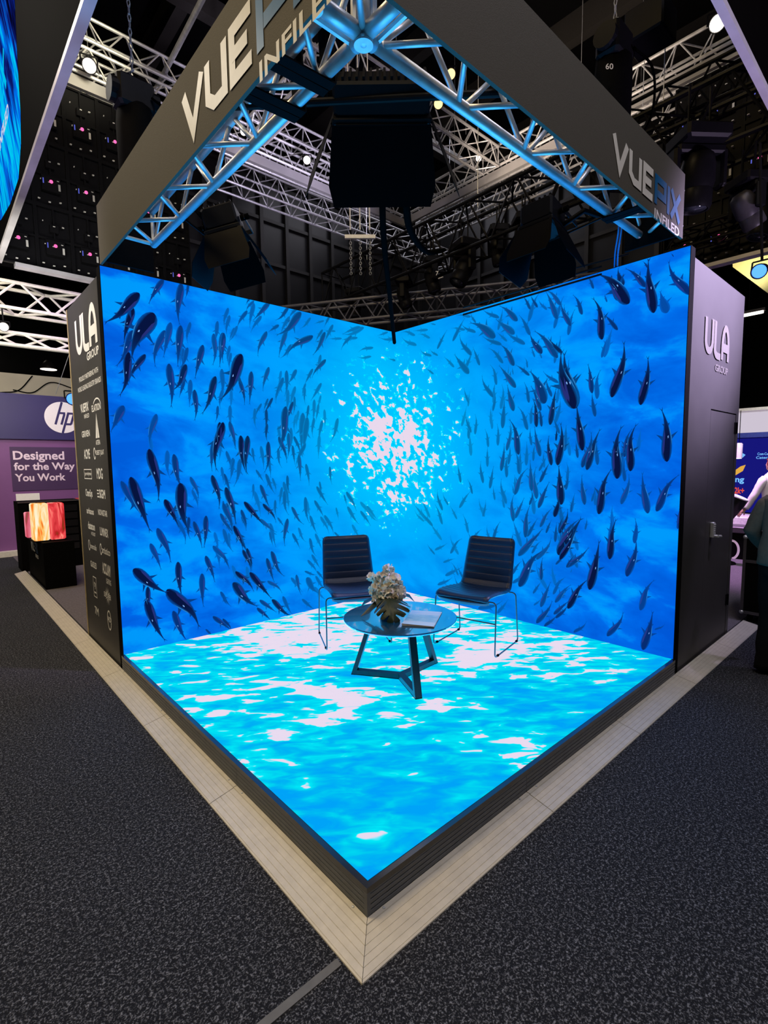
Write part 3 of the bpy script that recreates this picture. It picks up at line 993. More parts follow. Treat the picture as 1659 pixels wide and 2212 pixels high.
for a in [(183, 885, 'VUEPIX|INFILED', 0.3, 0.10, 'two'), (208, 880, 'ELATION', 0.29, 0.055, 'arc'), (185.5, 937, 'GRIVEN', 0.29, 0.055, None), (211, 938, 'ASTERA', 0.14, 0.04, 'sail'),
          (188, 981, 'ACME', 0.22, 0.085, None), (213.5, 979, 'ROBERT JULIAT', 0.31, 0.05, 'ring'), (190.5, 1024, 'prolyte', 0.27, 0.04, 'box'), (215.5, 1023, 'MDG', 0.19, 0.09, None),
          (192.5, 1067, 'ChamSys', 0.25, 0.085, None), (219, 1067, 'SGM', 0.25, 0.075, 'bars'), (195, 1104, 'arkaos', 0.26, 0.055, None), (222, 1108, 'NOVASTAR', 0.29, 0.05, None),
          (198, 1140, 'dataton|WATCHOUT', 0.25, 0.09, 'two'), (225, 1150, 'LUMINEX', 0.26, 0.07, None), (200, 1180, 'lumenradio', 0.27, 0.05, 'ring'), (227, 1190, 'artistico', 0.3, 0.055, 'ring'),
          (202.5, 1220, 'GLASSLED', 0.22, 0.055, None), (230.5, 1236, 'ACCLAIM|LIGHTING', 0.25, 0.13, 'two'), (206, 1268, 'ty', 0.1, 0.1, 'tallbox'), (233, 1287, 'SUPOWER', 0.22, 0.045, 'burst'),
          (209.5, 1320, '7M', 0.14, 0.075, None), (237, 1340, 'ADJ', 0.12, 0.06, 'oval')]:
    plogo(*a)

rp = thing('partition_wall', (3.75, 2.1, 0), 'dark partition wall washed lilac with a silver logo and a keypad door', 'partition', 'storage room partitions')
MB().box((3.093, 0.004, 0.0), (3.62, 4.19, 3.06)).box((3.62, 0.004, 2.035), (4.42, 4.19, 3.06)).box((3.62, 0.04, 0.0), (4.42, 4.19, 2.035)).box((4.345, 0.004, 0.0), (4.42, 0.04, 2.035)).build('wall_panel', 'panel', rp)
mb = MB()
ula(mb, FR, 3.37, 2.44, 0.635, 0.275)
mb.build('logo', 'silvervinyl', rp)
mb = MB()
put_text(mb, 'GROUP', FR, 3.66, 2.335, 0.34, 0.055, 0.02)
mb.build('lettering', 'silvervinyl', rp)
door = MB().box((3.63, 0.006, 0.012), (4.335, 0.038, 2.025)).build('door', 'panel', rp)
mb = MB().bbox((3.745, -0.022, 0.985), (3.795, 0.006, 1.115), 0.006)
for k in range(5):
    for j in range(2):
        mb.tube([(3.760 + j * 0.02, -0.022, 1.095 - k * 0.018), (3.760 + j * 0.02, -0.028, 1.095 - k * 0.018)], 0.006, 8)
o = mb.build('keypad_lock', 'steel', None)
for q in o.data.vertices:
    q.co -= Vector(rp.location)
o.parent = door
mb = MB().tube([(3.77, -0.02, 1.0), (3.77, -0.05, 1.0)], 0.012, 10).tube([(3.77, -0.05, 1.0), (3.815, -0.055, 0.995)], [0.010, 0.014], 10)
o = mb.build('knob', 'steel', None)
for q in o.data.vertices:
    q.co -= Vector(rp.location)
o.parent = door
for z in (1.86, 0.3):
    o = MB().tube([(4.34, -0.004, z), (4.34, -0.004, z + 0.10)], 0.009, 8).box((4.305, 0.001, z), (4.375, 0.0055, z + 0.10)).build('hinge', 'blackmetal', None)
    for q in o.data.vertices:
        q.co -= Vector(rp.location)
    o.parent = door

# ------------------------------------------------ ribbed aluminium ramp strips round the stand
RP = [(0.0, 0.0), (0.0, 0.034), (0.018, 0.034), (0.020, 0.030)]
d, zz = 0.020, 0.030
for i in range(5):
    d2 = d + 0.0235
    z2 = zz - 0.0046
    RP += [(d2 - 0.003, z2 + 0.0006), (d2 - 0.002, z2 - 0.0012), (d2, z2 - 0.0005)]
    d, zz = d2, z2
RP += [(0.142, 0.004), (0.143, 0.0)]
ORD = ['first', 'second', 'third', 'fourth', 'fifth', 'sixth', 'seventh', 'eighth', 'ninth']


def ramp_strip(side, i, a, b, mitre):
    mb = MB()
    m = len(RP)
    vs = []
    for end, c in ((0, a), (1, b)):
        for dd, z in RP:
            cc = c - (dd - 0.0012 if (mitre and end == 0) else 0)
            vs.append(V(-0.013 - dd, cc, z) if side == 'L' else V(cc, -0.013 - dd, z))
    fs = [(k, k + 1, m + k + 1, m + k) for k in range(m - 1)] + [tuple(range(m)), tuple(range(2 * m - 1, m - 1, -1))]
    mb.add(vs, fs)
    lab = ('%s pale ramp strip from the stage tip along the %s side' % (ORD[i], 'left' if side == 'L' else 'right'))
    o = solo('ramp_strip', mb, 'alu_ramp', None, None)
    tag(o, lab, 'ramp', 'ribbed metal ramp strips')
    for s_ in ((a + 0.07, b - 0.07) if b - a > .5 else ()):
        sb = MB()
        p = V(-0.013 - 0.009, s_, 0.034) if side == 'L' else V(s_, -0.013 - 0.009, 0.034)
        sb.lathe([(0.006, 0.0), (0.005, 0.0025), (0.0, 0.0035)], 10, Matrix.Translation(p))
        so = sb.build('screw', 'steel', o)


for i in range(8):
    ramp_strip('L', i, -0.013 if i == 0 else i * 1.0 - 0.0, i + 0.996 if i < 7 else 8.3, i == 0)
for i in range(5):
    ramp_strip('R', i, -0.013 if i == 0 else i * 1.0, i + 0.996 if i < 4 else 4.9, i == 0)
mb = MB().box((-1.1, -0.062, 0.0005), (-0.165, -0.034, 0.004))
solo('floor_tape', mb, mat('dark_grey_floor_tape', (0.10, 0.10, 0.10), 0.6), 'short grey tape line on the carpet leaving the tip of the ramp', 'tape')


# ================================================================== FURNITURE ON THE STAGE
SZ = 0.145


def catmull(pts, n):
    pts = [Vector(p) for p in pts]
    ext = [pts[0] * 2 - pts[1]] + pts + [pts[-1] * 2 - pts[-2]]
    dense = []
    for i in range(1, len(ext) - 2):
        for k in range(24):
            t = k / 24
            a, b, c, d = ext[i - 1:i + 3]
            dense.append(0.5 * ((2 * b) + (c - a) * t + (2 * a - 5 * b + 4 * c - d) * t * t + (3 * b - a - 3 * c + d) * t ** 3))
    dense.append(pts[-1])
    ln = [0]
    for a, b in zip(dense, dense[1:]):
        ln.append(ln[-1] + (b - a).length)
    out = []
    j = 0
    for i in range(n + 1):
        s = ln[-1] * i / n
        while j < len(ln) - 2 and ln[j + 1] < s:
            j += 1
        t = (s - ln[j]) / max(1e-9, ln[j + 1] - ln[j])
        out.append(dense[j].lerp(dense[j + 1], t))
    return out, ln[-1]


def chair_shell(mb, u0, u1, first):
    """padded strip of the one-piece shell between arc fractions u0..u1"""
    prof, total = catmull([(0.236, 0.405), (0.247, 0.432), (0.215, 0.452), (0.06, 0.445), (-0.10, 0.428), (-0.178, 0.44), (-0.222, 0.50), (-0.262, 0.64), (-0.298, 0.76), (-0.322, 0.845)], 220)
    NV = 22
    i0, i1 = int(round(u0 * 220)), int(round(u1 * 220))
    front, back = [], []
    for i in range(i0, i1 + 1):
        p = prof[i]
        t = (prof[min(220, i + 1)] - prof[max(0, i - 1)]).normalized()
        nrm = Vector((-t.y, t.x))
        if nrm.y < 0 and i < 110:
            nrm = -nrm
        if i >= 110 and nrm.x < 0:
            nrm = -nrm
        s = total * i / 220
        fr = i / 220
        half = 0.232 - 0.022 * max(0, (fr - 0.5) / 0.5)
        if fr < 0.08:
            half -= 0.012 * (1 - fr / 0.08)
        if fr > 0.95:
            e = (fr - 0.95) / 0.05
            half -= 0.03 * (1 - math.sqrt(max(0, 1 - e * e)))
        rib = abs(math.sin(PI * (s - 0.03) / 0.062)) ** 0.28 * 0.0075
        rib *= min(1, max(0, (1 - fr) / 0.03))
        dish = 0.020 * (1 if fr < 0.5 else 0.7)
        fa, ba = [], []
        for j in range(NV + 1):
            v = j / NV * 2 - 1
            edge = min(1, (1 - abs(v)) / 0.10)
            edge = math.sqrt(max(0, 1 - (1 - edge) ** 2))
            off = 0.006 + rib * (0.35 + 0.65 * edge) * edge + 0.012 * edge + dish * (v * v)
            q = p + nrm * (off - dish * 0.5)
            fa.append(V(q.x, v * half, q.y))
            q = p - nrm * (0.004 + 0.010 * edge - dish * (v * v - 0.5))
            ba.append(V(q.x, v * half * 0.995, q.y))
        front.append(fa)
        back.append(ba)
    n = len(front)
    w = NV + 1
    vs = [q for r in front for q in r] + [q for r in back for q in r]
    o = n * w
    fs = []
    for i in range(n - 1):
        for j in range(NV):
            a = i * w + j
            fs.append((a, a + 1, a + w + 1, a + w))
            fs.append((o + a, o + a + w, o + a + w + 1, o + a + 1))
        a = i * w
        fs.append((a, a + w, o + a + w, o + a))
        a = i * w + NV
        fs.append((a, o + a, o + a + w, a + w))
    for i in (0, n - 1):
        for j in range(NV):
            a = i * w + j
            fs.append((a, o + a, o + a + 1, a + 1) if i == 0 else (a, a + 1, o + a + 1, o + a))
    mb.add(vs, fs)


def rounded(pts, r, n=6):
    """polyline with rounded corners"""
    pts = [Vector(p) for p in pts]
    out = [pts[0]]
    for a, b, c in zip(pts, pts[1:], pts[2:]):
        d0, d1 = (a - b), (c - b)
        k = min(r, d0.length * 0.45, d1.length * 0.45)
        p0, p1 = b + d0.normalized() * k, b + d1.normalized() * k
        for i in range(n + 1):
            t = i / n
            out.append(p0 * (1 - t) ** 2 + b * 2 * t * (1 - t) + p1 * t * t)
    out.append(pts[-1])
    return out


def make_chair(loc, rz, label):
    t = thing('sled_chair', loc, label, 'chair', 'chairs on the LED stage', rz)
    mb = MB()
    chair_shell(mb, 0.0, 0.47, True)
    mb.build('seat', 'chairvinyl', t, True, local=True)
    mb = MB()
    chair_shell(mb, 0.47, 1.0, False)
    mb.build('backrest', 'chairvinyl', t, True, local=True)
    mb = MB()
    for s in (-1, 1):
        pts = rounded([(0.19, s * 0.12, 0.418), (0.19, s * 0.262, 0.424), (0.222, s * 0.268, 0.0065), (-0.245, s * 0.268, 0.0065), (-0.20, s * 0.262, 0.418), (-0.20, s * 0.10, 0.415)], 0.035)
        mb.tube(pts, 0.0058, 8)
    mb.tube([(0.2, -0.265, 0.26), (0.2, 0.265, 0.26)], 0.0055, 8)
    mb.tube([(0.19, -0.13, 0.418), (0.19, 0.13, 0.418)], 0.0058, 8)
    mb.tube([(-0.20, -0.11, 0.415), (-0.20, 0.11, 0.415)], 0.0058, 8)
    mb.build('sled_frame', 'chrome', t, True, local=True)
    for s in (-1, 1):
        for x in (0.165, -0.215):
            MB().bbox((x - 0.014, s * 0.268 - 0.008, 0.0002), (x + 0.014, s * 0.268 + 0.008, 0.017), 0.003).build('foot_glide', 'rubber', t, local=True)
    return t


make_chair((2.21, 1.236, SZ), math.radians(192), 'black padded chair standing to the right of the round table')
make_chair((1.556, 2.015, SZ), math.radians(243), 'black padded chair standing behind the flowers, left of the round table')

# round table with a three-armed foot
TC = V(1.27, 1.15, SZ)
HUB = V(1.29, 1.165, 0)
tb = thing('coffee_table', TC, 'low round dark table with three splayed black legs', 'table')
mb = MB().lathe([(0.0, 0.0), (0.366, 0.0), (0.378, 0.005), (0.385, 0.014), (0.385, 0.020), (0.382, 0.022), (0.0, 0.022)], 72, Matrix.Translation(TC + V(0, 0, 0.428)))
mb.build('tabletop', 'tabletop', tb)
for fx, fy in ((1.16, 0.876), (1.104, 1.453), (1.659, 1.191)):
    u = (V(fx, fy, 0) - HUB).normalized()
    sd = V(-u.y, u.x, 0)
    top = HUB + u * 0.20
    foot = V(fx, fy, 0)
    mb = MB()

    def q(c, w, du, z):
        return [c + sd * (-w / 2) - u * du + V(0, 0, z), c + sd * (w / 2) - u * du + V(0, 0, z), c + sd * (w / 2) + u * du + V(0, 0, z), c + sd * (-w / 2) + u * du + V(0, 0, z)]
    vs = q(foot, 0.047, 0.016, SZ + 0.001) + q(top, 0.047, 0.016, SZ + 0.4275)
    mb.add(vs, [(3, 2, 1, 0), (4, 5, 6, 7), (0, 1, 5, 4), (1, 2, 6, 5), (2, 3, 7, 6), (3, 0, 4, 7)])
    mb.build('leg', 'tableleg', tb)
mb = MB()
for i, (fx, fy) in enumerate(((1.16, 0.876), (1.104, 1.453), (1.659, 1.191))):
    u = (V(fx, fy, 0) - HUB).normalized()
    mb.bar(HUB + V(0, 0, SZ + 0.019), V(fx, fy, SZ + 0.019) - u * 0.014, 0.046, 0.036 - i * 0.0012)
mb.build('foot_bars', 'tableleg', tb)
mb = MB()
for k in range(3):
    a = k * 2.094
    mb.bar(HUB + V(0, 0, SZ + 0.418), HUB + V(0.22 * math.cos(a + 1.1), 0.22 * math.sin(a + 1.1), SZ + 0.418), 0.05, 0.018)
mb.build('top_bracket', 'tableleg', tb)
TZ = SZ + 0.4505


# ------------------------------------------------ flowers
def petal_sheet(mb, c, axis, ln, w, cup, ruffle, rng):
    axis = axis.normalized()
    side = axis.orthogonal().normalized()
    side.rotate(Matrix.Rotation(rng.uniform(0, 6.28), 3, axis))
    nrm = axis.cross(side)
    NU, NVV = 5, 4
    vs = []
    ph = rng.uniform(0, 6)
    for i in range(NU + 1):
        a = i / NU
        for j in range(NVV + 1):
            b = j / NVV * 2 - 1
            ww = w * (0.35 + 0.65 * math.sin(PI * min(1, a * 0.75 + 0.12)))
            out = cup * (a ** 1.6) * ln
            rr = ruffle * a * a * ln * math.sin(b * 6 + ph)
            vs.append(c + axis * (ln * a * (1 - 0.1 * b * b)) + side * (ww * b) + nrm * (out + rr - 0.35 * w * (1 - b * b)))
    fs = [(i * (NVV + 1) + j, i * (NVV + 1) + j + 1, (i + 1) * (NVV + 1) + j + 1, (i + 1) * (NVV + 1) + j) for i in range(NU) for j in range(NVV)]
    mb.add(vs, fs)


def flower_head(c, up, r, n, rng, openness=1.0):
    mb = MB()
    up = Vector(up).normalized()
    for k in range(n):
        f = (k + 0.5) / n
        th = math.acos(1 - f * 1.6) * openness
        ph = k * 2.39996
        x = up.orthogonal().normalized()
        y = up.cross(x)
        d = up * math.cos(th) + (x * math.cos(ph) + y * math.sin(ph)) * math.sin(th)
        petal_sheet(mb, Vector(c) + d * r * 0.25, d, r * rng.uniform(0.68, 0.85), r * rng.uniform(0.36, 0.5), rng.uniform(-0.1, 0.35), 0.07, rng)
    return mb


def leaf_blade(mb, pts, halfw, nrm_hint, fold=0.25):
    pts = [Vector(p) for p in pts]
    n = len(pts)
    vs = []
    for i, p in enumerate(pts):
        t = (pts[min(n - 1, i + 1)] - pts[max(0, i - 1)]).normalized()
        side = t.cross(Vector(nrm_hint)).normalized()
        nn = side.cross(t)
        w = halfw[i]
        vs += [p - side * w + nn * (w * fold), p, p + side * w + nn * (w * fold)]
    fs = []
    for i in range(n - 1):
        a = i * 3
        fs += [(a, a + 1, a + 4, a + 3), (a + 1, a + 2, a + 5, a + 4)]
    mb.add(vs, fs)


M['petal'] = mat('cream_white_petal', (0.92, 0.86, 0.74), 0.6, 0, 0.05, 60)
M['petal2'] = mat('blush_rose_petal', (0.62, 0.47, 0.33), 0.6, 0, 0.10, 60)
M['leaf'] = mat('deep_green_leaf', (0.018, 0.035, 0.02), 0.38, 0, 0.25, 25)
M['leaf2'] = mat('olive_green_leaf', (0.028, 0.042, 0.02), 0.45, 0, 0.2, 25)
M['vaseglaze'] = mat('dark_glazed_vase', (0.02, 0.025, 0.03), 0.18, 0, 0.1, 20, 0, (1, 1, 1))
VC = V(1.262, 1.262, TZ)
fv = thing('flower_vase', VC, 'small dark vase of white flowers with a hanging split leaf on the table', 'flowers')
MB().lathe([(0.0, 0.0), (0.032, 0.0), (0.045, 0.012), (0.056, 0.04), (0.055, 0.07), (0.042, 0.10), (0.034, 0.112), (0.036, 0.118), (0.031, 0.118), (0.029, 0.10), (0.0, 0.095)], 32, Matrix.Translation(VC)).build('vase', 'vaseglaze', fv, True)
rng = random.Random(5)
IR = _r            # axis running to the right across the table
IT = V(-_f.x, -_f.y, 0).normalized()   # towards the aisle
heads = [(-0.035, 0.235, 0.00, 0.062, 34, 'petal'), (0.035, 0.225, 0.02, 0.066, 36, 'petal'), (0.060, 0.165, 0.045, 0.058, 30, 'petal'), (-0.075, 0.175, 0.03, 0.052, 28, 'petal'),
         (-0.008, 0.165, 0.070, 0.050, 28, 'petal'), (0.010, 0.122, 0.085, 0.036, 20, 'petal2'), (0.045, 0.105, 0.075, 0.032, 16, 'petal'), (-0.078, 0.105, 0.055, 0.030, 14, 'petal'),
         (0.005, 0.305, -0.01, 0.040, 18, 'petal'), (-0.095, 0.255, 0.01, 0.033, 14, 'petal'), (0.0, 0.20, -0.04, 0.05, 24, 'petal'), (0.018, 0.085, 0.085, 0.022, 10, 'petal')]
heads = [(a * 1.22, b * 1.04, c * 1.1, r * 1.2, n, mm) for a, b, c, r, n, mm in heads]
for a, b, c, r, n, mm in heads:
    p = VC + IR * a + V(0, 0, b) + IT * c
    up = (p - (VC + V(0, 0, 0.10))).normalized()
    flower_head(p - up * r * 0.35, up, r, n, rng).build('flower', mm, fv, True)
mb = MB()
for a, b, c, r, n, mm in heads:
    p = VC + IR * a + V(0, 0, b) + IT * c
    mb.tube([VC + V(0, 0, 0.09), VC + V(0, 0, 0.13) + (p - VC) * 0.25, p - (p - VC).normalized() * 0.02], 0.0028, 6)
mb.build('stem', 'leaf', fv)


def hang(a, b, c):
    return VC + IR * a + V(0, 0, b) + IT * c


# big split leaf that hangs forward in front of the vase: heart outline with deep slits between the veins
LA = hang(-0.006, 0.158, 0.050)
LD = (IR * 0.16 + V(0, 0, -0.60) + IT * 0.76).normalized()
LS = (IR - LD * IR.dot(LD)).normalized()
LN = LS.cross(LD).normalized()
if LN.dot(IT) < 0:
    LN = -LN
LL = 0.235


def leaf_pt(t, r, sg):
    w = 0.135 * (math.sin(PI * min(1, 0.16 + 0.84 * t) ** 0.75) ** 0.8) * (1.0 if sg > 0 else 0.82)
    bow = 0.03 * math.sin(PI * t) - 0.032 * r * r + 0.008 * math.sin(t * 19 + sg) * r
    return LA + LD * (LL * (t + 0.42 * r * (1 - 0.85 * t) - 0.20 * r * max(0, 0.35 - t))) + LS * (sg * w * r) + LN * bow


mb = MB()
NL = 5
for sg in (-1, 1):
    NT = 36
    for i in range(NT):
        t0, t1 = i / NT, (i + 1) / NT
        for r0, r1 in ((0.0, 0.2), (0.2, 0.38)):
            mb.add([leaf_pt(t0, r0, sg), leaf_pt(t1, r0, sg), leaf_pt(t1, r1, sg), leaf_pt(t0, r1, sg)], [(0, 1, 2, 3)])
    for k in range(NL):
        a0, a1 = k / NL + 0.012, (k + 1) / NL - 0.012
        for r0, r1 in ((0.38, 0.55), (0.55, 0.75), (0.75, 0.9), (0.9, 1.0)):
            def sl(r, e):
                sh = 0.03 * max(0, (r - 0.38) / 0.62)
                if r > 0.95:
                    sh += 0.022
                return (a0 + sh) if e == 0 else (a1 - sh * 0.7)
            for j in range(4):
                f0, f1 = j / 4, (j + 1) / 4
                q = []
                for r, f in ((r0, f0), (r0, f1), (r1, f1), (r1, f0)):
                    q.append(leaf_pt(sl(r, 0) + (sl(r, 1) - sl(r, 0)) * f, r, sg))
                mb.add(q, [(0, 1, 2, 3)])
mb.tube([VC + V(0, 0, 0.1), VC + V(0, 0, 0.15) + IT * 0.03, LA + LN * 0.003], 0.003, 6)
mb.build('leaf', 'leaf2', fv, False, label='large split leaf hanging in front of the vase')
for pts, w, mm in [([hang(0.04, 0.11, 0.02), hang(0.09, 0.14, 0.03), hang(0.145, 0.125, 0.035), hang(0.185, 0.085, 0.03)], [0.008, 0.03, 0.028, 0.002], 'leaf'),
                   ([hang(-0.04, 0.11, 0.02), hang(-0.085, 0.145, 0.02), hang(-0.125, 0.165, 0.01), hang(-0.16, 0.155, 0.0)], [0.008, 0.022, 0.02, 0.002], 'leaf2'),
                   ([hang(-0.03, 0.10, 0.03), hang(-0.08, 0.085, 0.07), hang(-0.135, 0.035, 0.10), hang(-0.185, 0.006, 0.11)], [0.008, 0.022, 0.022, 0.002], 'leaf'),
                   ([hang(-0.05, 0.11, 0.0), hang(-0.10, 0.10, 0.0), hang(-0.16, 0.07, 0.0), hang(-0.19, 0.04, 0.0)], [0.008, 0.026, 0.024, 0.002], 'leaf'),
                   ([hang(0.05, 0.12, 0.0), hang(0.075, 0.17, 0.02), hang(0.10, 0.19, 0.03), hang(0.115, 0.20, 0.03)], [0.006, 0.014, 0.012, 0.001], 'leaf'),
                   ([hang(-0.02, 0.11, -0.03), hang(-0.04, 0.18, -0.05), hang(-0.06, 0.24, -0.06), hang(-0.07, 0.28, -0.06)], [0.008, 0.02, 0.016, 0.001], 'leaf'),
                   ([hang(0.0, 0.10, 0.05), hang(-0.03, 0.13, 0.085), hang(-0.06, 0.11, 0.11), hang(-0.075, 0.06, 0.125)], [0.008, 0.026, 0.022, 0.002], 'leaf')]:
    mb = MB()
    leaf_blade(mb, pts, w, (0.1, -0.3, 1), 0.2)
    mb.build('leaf', mm, fv, True)

# ------------------------------------------------ booklet lying on the table
def booklet_mat():
    m, nt, out = new_mat('booklet_cover')
    n = N(nt)
    o = n.obj()
    x, y, z = n.sep(o)
    c = n.noise(n.comb(n.math('MULTIPLY', x, 14.0), n.math('MULTIPLY', y, 40.0), 0.0), 1.2, 4, 0.6, 0.4)
    col = n.ramp(c, [(0.35, (0.30, 0.50, 0.62, 1)), (0.5, (0.45, 0.60, 0.68, 1)), (0.68, (0.62, 0.70, 0.74, 1))])
    band = n.math('LESS_THAN', n.math('ABSOLUTE', n.math('ADD', y, 0.0)), 0.075)
    col = n.mix(band, (0.74, 0.72, 0.74, 1), col)
    b = nt.nodes.new('ShaderNodeBsdfPrincipled')
    nt.links.new(col, b.inputs['Base Color'])
    b.inputs['Roughness'].default_value = 0.4
    nt.links.new(b.outputs[0], out.inputs[0])
    return m


M['booklet'] = booklet_mat()
M['paper'] = mat('page_paper', (0.7, 0.68, 0.66), 0.7, 0, 0.02)
A_, B_, C_, D_ = V(1.433, 1.187, 0), V(1.551, 1.009, 0), V(1.118, 0.992, 0), V(1.23, 0.819, 0)
bc = (A_ + B_ + C_ + D_) / 4
bx = ((B_ - A_) + (D_ - C_)).normalized()
bk = thing('booklet', (bc.x, bc.y, TZ), 'thin pale blue booklet lying on the table beside the flowers', 'booklet', None, math.atan2(bx.y, bx.x))
L2, W2 = 0.335 / 2, 0.21 / 2
for k, (dx, rot, name, mm) in enumerate([(0.0, 0.02, 'page', 'paper'), (0.003, -0.012, 'page', 'paper'), (0.0, 0.0, 'cover', 'booklet')]):
    mb = MB()
    NXX, NYY = 8, 10
    vs = []
    for i in range(NXX + 1):
        for j in range(NYY + 1):
            x, y = (i / NXX * 2 - 1) * W2, (j / NYY * 2 - 1) * L2
            lift = 0.0006 + k * 0.0016 + 0.008 * (k + 0.4) * max(0, (-y / L2 - 0.35)) ** 2 * (0.7 - 0.3 * x / W2)
            xr, yr = x * math.cos(rot) - y * math.sin(rot) + dx, x * math.sin(rot) + y * math.cos(rot)
            vs.append(V(xr, yr, lift))
    n0 = len(vs)
    vs += [q + V(0, 0, 0.0013) for q in vs]
    w_ = NYY + 1
    fs = []
    for i in range(NXX):
        for j in range(NYY):
            a = i * w_ + j
            fs.append((a, a + 1, a + w_ + 1, a + w_))
            fs.append((n0 + a, n0 + a + w_, n0 + a + w_ + 1, n0 + a + 1))
    bd = [i * w_ for i in range(NXX + 1)] + [NXX * w_ + j for j in range(1, w_)] + [i * w_ + NYY for i in range(NXX - 1, -1, -1)] + [j for j in range(NYY - 1, 0, -1)]
    for a, b in zip(bd, bd[1:] + bd[:1]):
        fs.append((a, b, n0 + b, n0 + a))
    mb.add(vs, fs)
    mb.build(name, mm, bk, local=True)


# ================================================================== HEADER TRUSS AND BANNERS
def truss(root, p0, p1, w, h, rc, rb, bay, m, individual=False, side=None):
    """box truss between two centre points; four chords and zigzag bracing on four faces"""
    p0, p1 = Vector(p0), Vector(p1)
    t = (p1 - p0)
    ln = t.length
    t.normalize()
    s = (side or t.cross(V(0, 0, 1))).normalized()
    up = s.cross(t).normalized()
    corner = [(s * (a * w / 2) + up * (b * h / 2)) for a, b in ((-1, -1), (1, -1), (1, 1), (-1, 1))]
    for c in corner:
        MB().tube([p0 + c, p1 + c], rc, 12 if individual else 7).build('chord', m, root, individual)
    nb = max(2, int(round(ln / (bay / 2))))
    lat = MB()
    for fi in range(4):
        a, b = corner[fi], corner[(fi + 1) % 4]
        for k in range(nb):
            q0 = p0 + t * (ln * (k + 0.06) / nb) + (a if (k + fi) % 2 == 0 else b)
            q1 = p0 + t * (ln * (k + 0.94) / nb) + (b if (k + fi) % 2 == 0 else a)
            if individual:
                MB().tube([q0, q1], rb, 10).build('brace', m, root, True)
            else:
                lat.tube([q0, q1], rb, 6)
    for pe in (p0, p1):
        ef = MB() if individual else lat
        for fi in range(4):
            ef.tube([pe + corner[fi], pe + corner[(fi + 1) % 4]], rb, 6)
        if individual:
            ef.build('end_frame', m, root)
    if not individual:
        lat.build('lattice', m, root)
    return root


IC, OC, ZB, HT = 0.262, 0.036, 3.205, 0.226
cen, zc = (IC + OC) / 2, ZB + HT / 2
tl = thing('header_truss', (cen, 1.45, ZB), 'blue-lit aluminium truss arm behind the left banner', 'truss', 'header truss arms')
truss(tl, (cen, 0.315, zc), (cen, 2.60, zc), IC - OC, HT, 0.0265, 0.0125, 0.5, 'alu', True)
tr = thing('header_truss', (1.55, cen, ZB), 'blue-lit aluminium truss arm behind the right banner', 'truss', 'header truss arms')
truss(tr, (0.315, cen, zc), (2.86, cen, zc), IC - OC, HT, 0.0265, 0.0125, 0.5, 'alu', True)
# square corner block joining both arms
cb = thing('corner_block', (cen, cen, ZB), 'square truss corner piece where the two blue-lit arms meet overhead', 'truss')
for z in (ZB, ZB + HT):
    for a, b in (((OC, OC), (IC, OC)), ((IC, OC), (IC, IC)), ((IC, IC), (OC, IC)), ((OC, IC), (OC, OC))):
        MB().tube([(a[0], a[1], z), (b[0], b[1], z)], 0.0285, 14).build('chord', 'alu', cb, True)
    MB().tube([(OC, OC, z), (IC, IC, z)], 0.0125, 10).build('brace', 'alu', cb, True)
for x, y in ((OC, OC), (IC, OC), (IC, IC), (OC, IC)):
    MB().tube([(x, y, ZB), (x, y, ZB + HT)], 0.0265, 14).build('post', 'alu', cb, True)
    for z, sg in ((ZB, -1), (ZB + HT, 1)):
        mb = MB()
        mb.lathe([(0.0, -0.004), (0.036, -0.004), (0.038, 0.0), (0.036, 0.012), (0.0, 0.012)], 20, Matrix.Translation((x, y, z + sg * 0.03)))
        mb.build('node_plate', 'alu', cb)
        MB().sphere((x, y, z), 0.036, 16, 10).build('node', 'alu', cb, True)
for d in (0.285, 0.30):
    pass
for x, y in ((IC, 0.288), (OC, 0.288), (0.288, IC), (0.288, OC)):
    for z in (ZB, ZB + HT):
        ax = V(0, 1, 0) if y == 0.288 else V(1, 0, 0)
        MB().tube([V(x, y, z) - ax * 0.024, V(x, y, z) + ax * 0.027], 0.031, 14).build('coupler', 'alu', cb, True)
# black round slings wrapped under the arms
for n, (a, lab) in enumerate([('L0.50', 'wide black sling round the left truss arm, nearest the corner piece'), ('L0.72', 'black sling round the left truss arm, second from the corner piece'), ('R2.28', 'dark sling round the right truss arm near its far end')]):
    s = float(a[1:])
    mb = MB()
    for q in range(2):
        o = s + q * 0.05
        e = 0.034
        path = [(IC + e, ZB - e), (OC - e * 0.6, ZB - e * .9), (OC - e * 0.6, ZB + 0.02), (OC + 0.02, ZB + HT + e), (IC, ZB + HT + e), (IC + e, ZB + HT)]
        pts = [V(x, o + 0.02 * (i % 2), z) if a[0] == 'L' else V(o + 0.02 * (i % 2), x, z) for i, (x, z) in enumerate(path)]
        for p, q2 in zip(pts, pts[1:] + pts[:1]):
            mb.bar(p, q2, 0.045, 0.008, (0, 0, 1) if abs((q2 - p).z) < 0.1 else ((1, 0, 0) if a[0] == 'L' else (0, 1, 0)))
    solo('round_sling', mb, 'black', lab, 'sling', 'slings on the header truss')

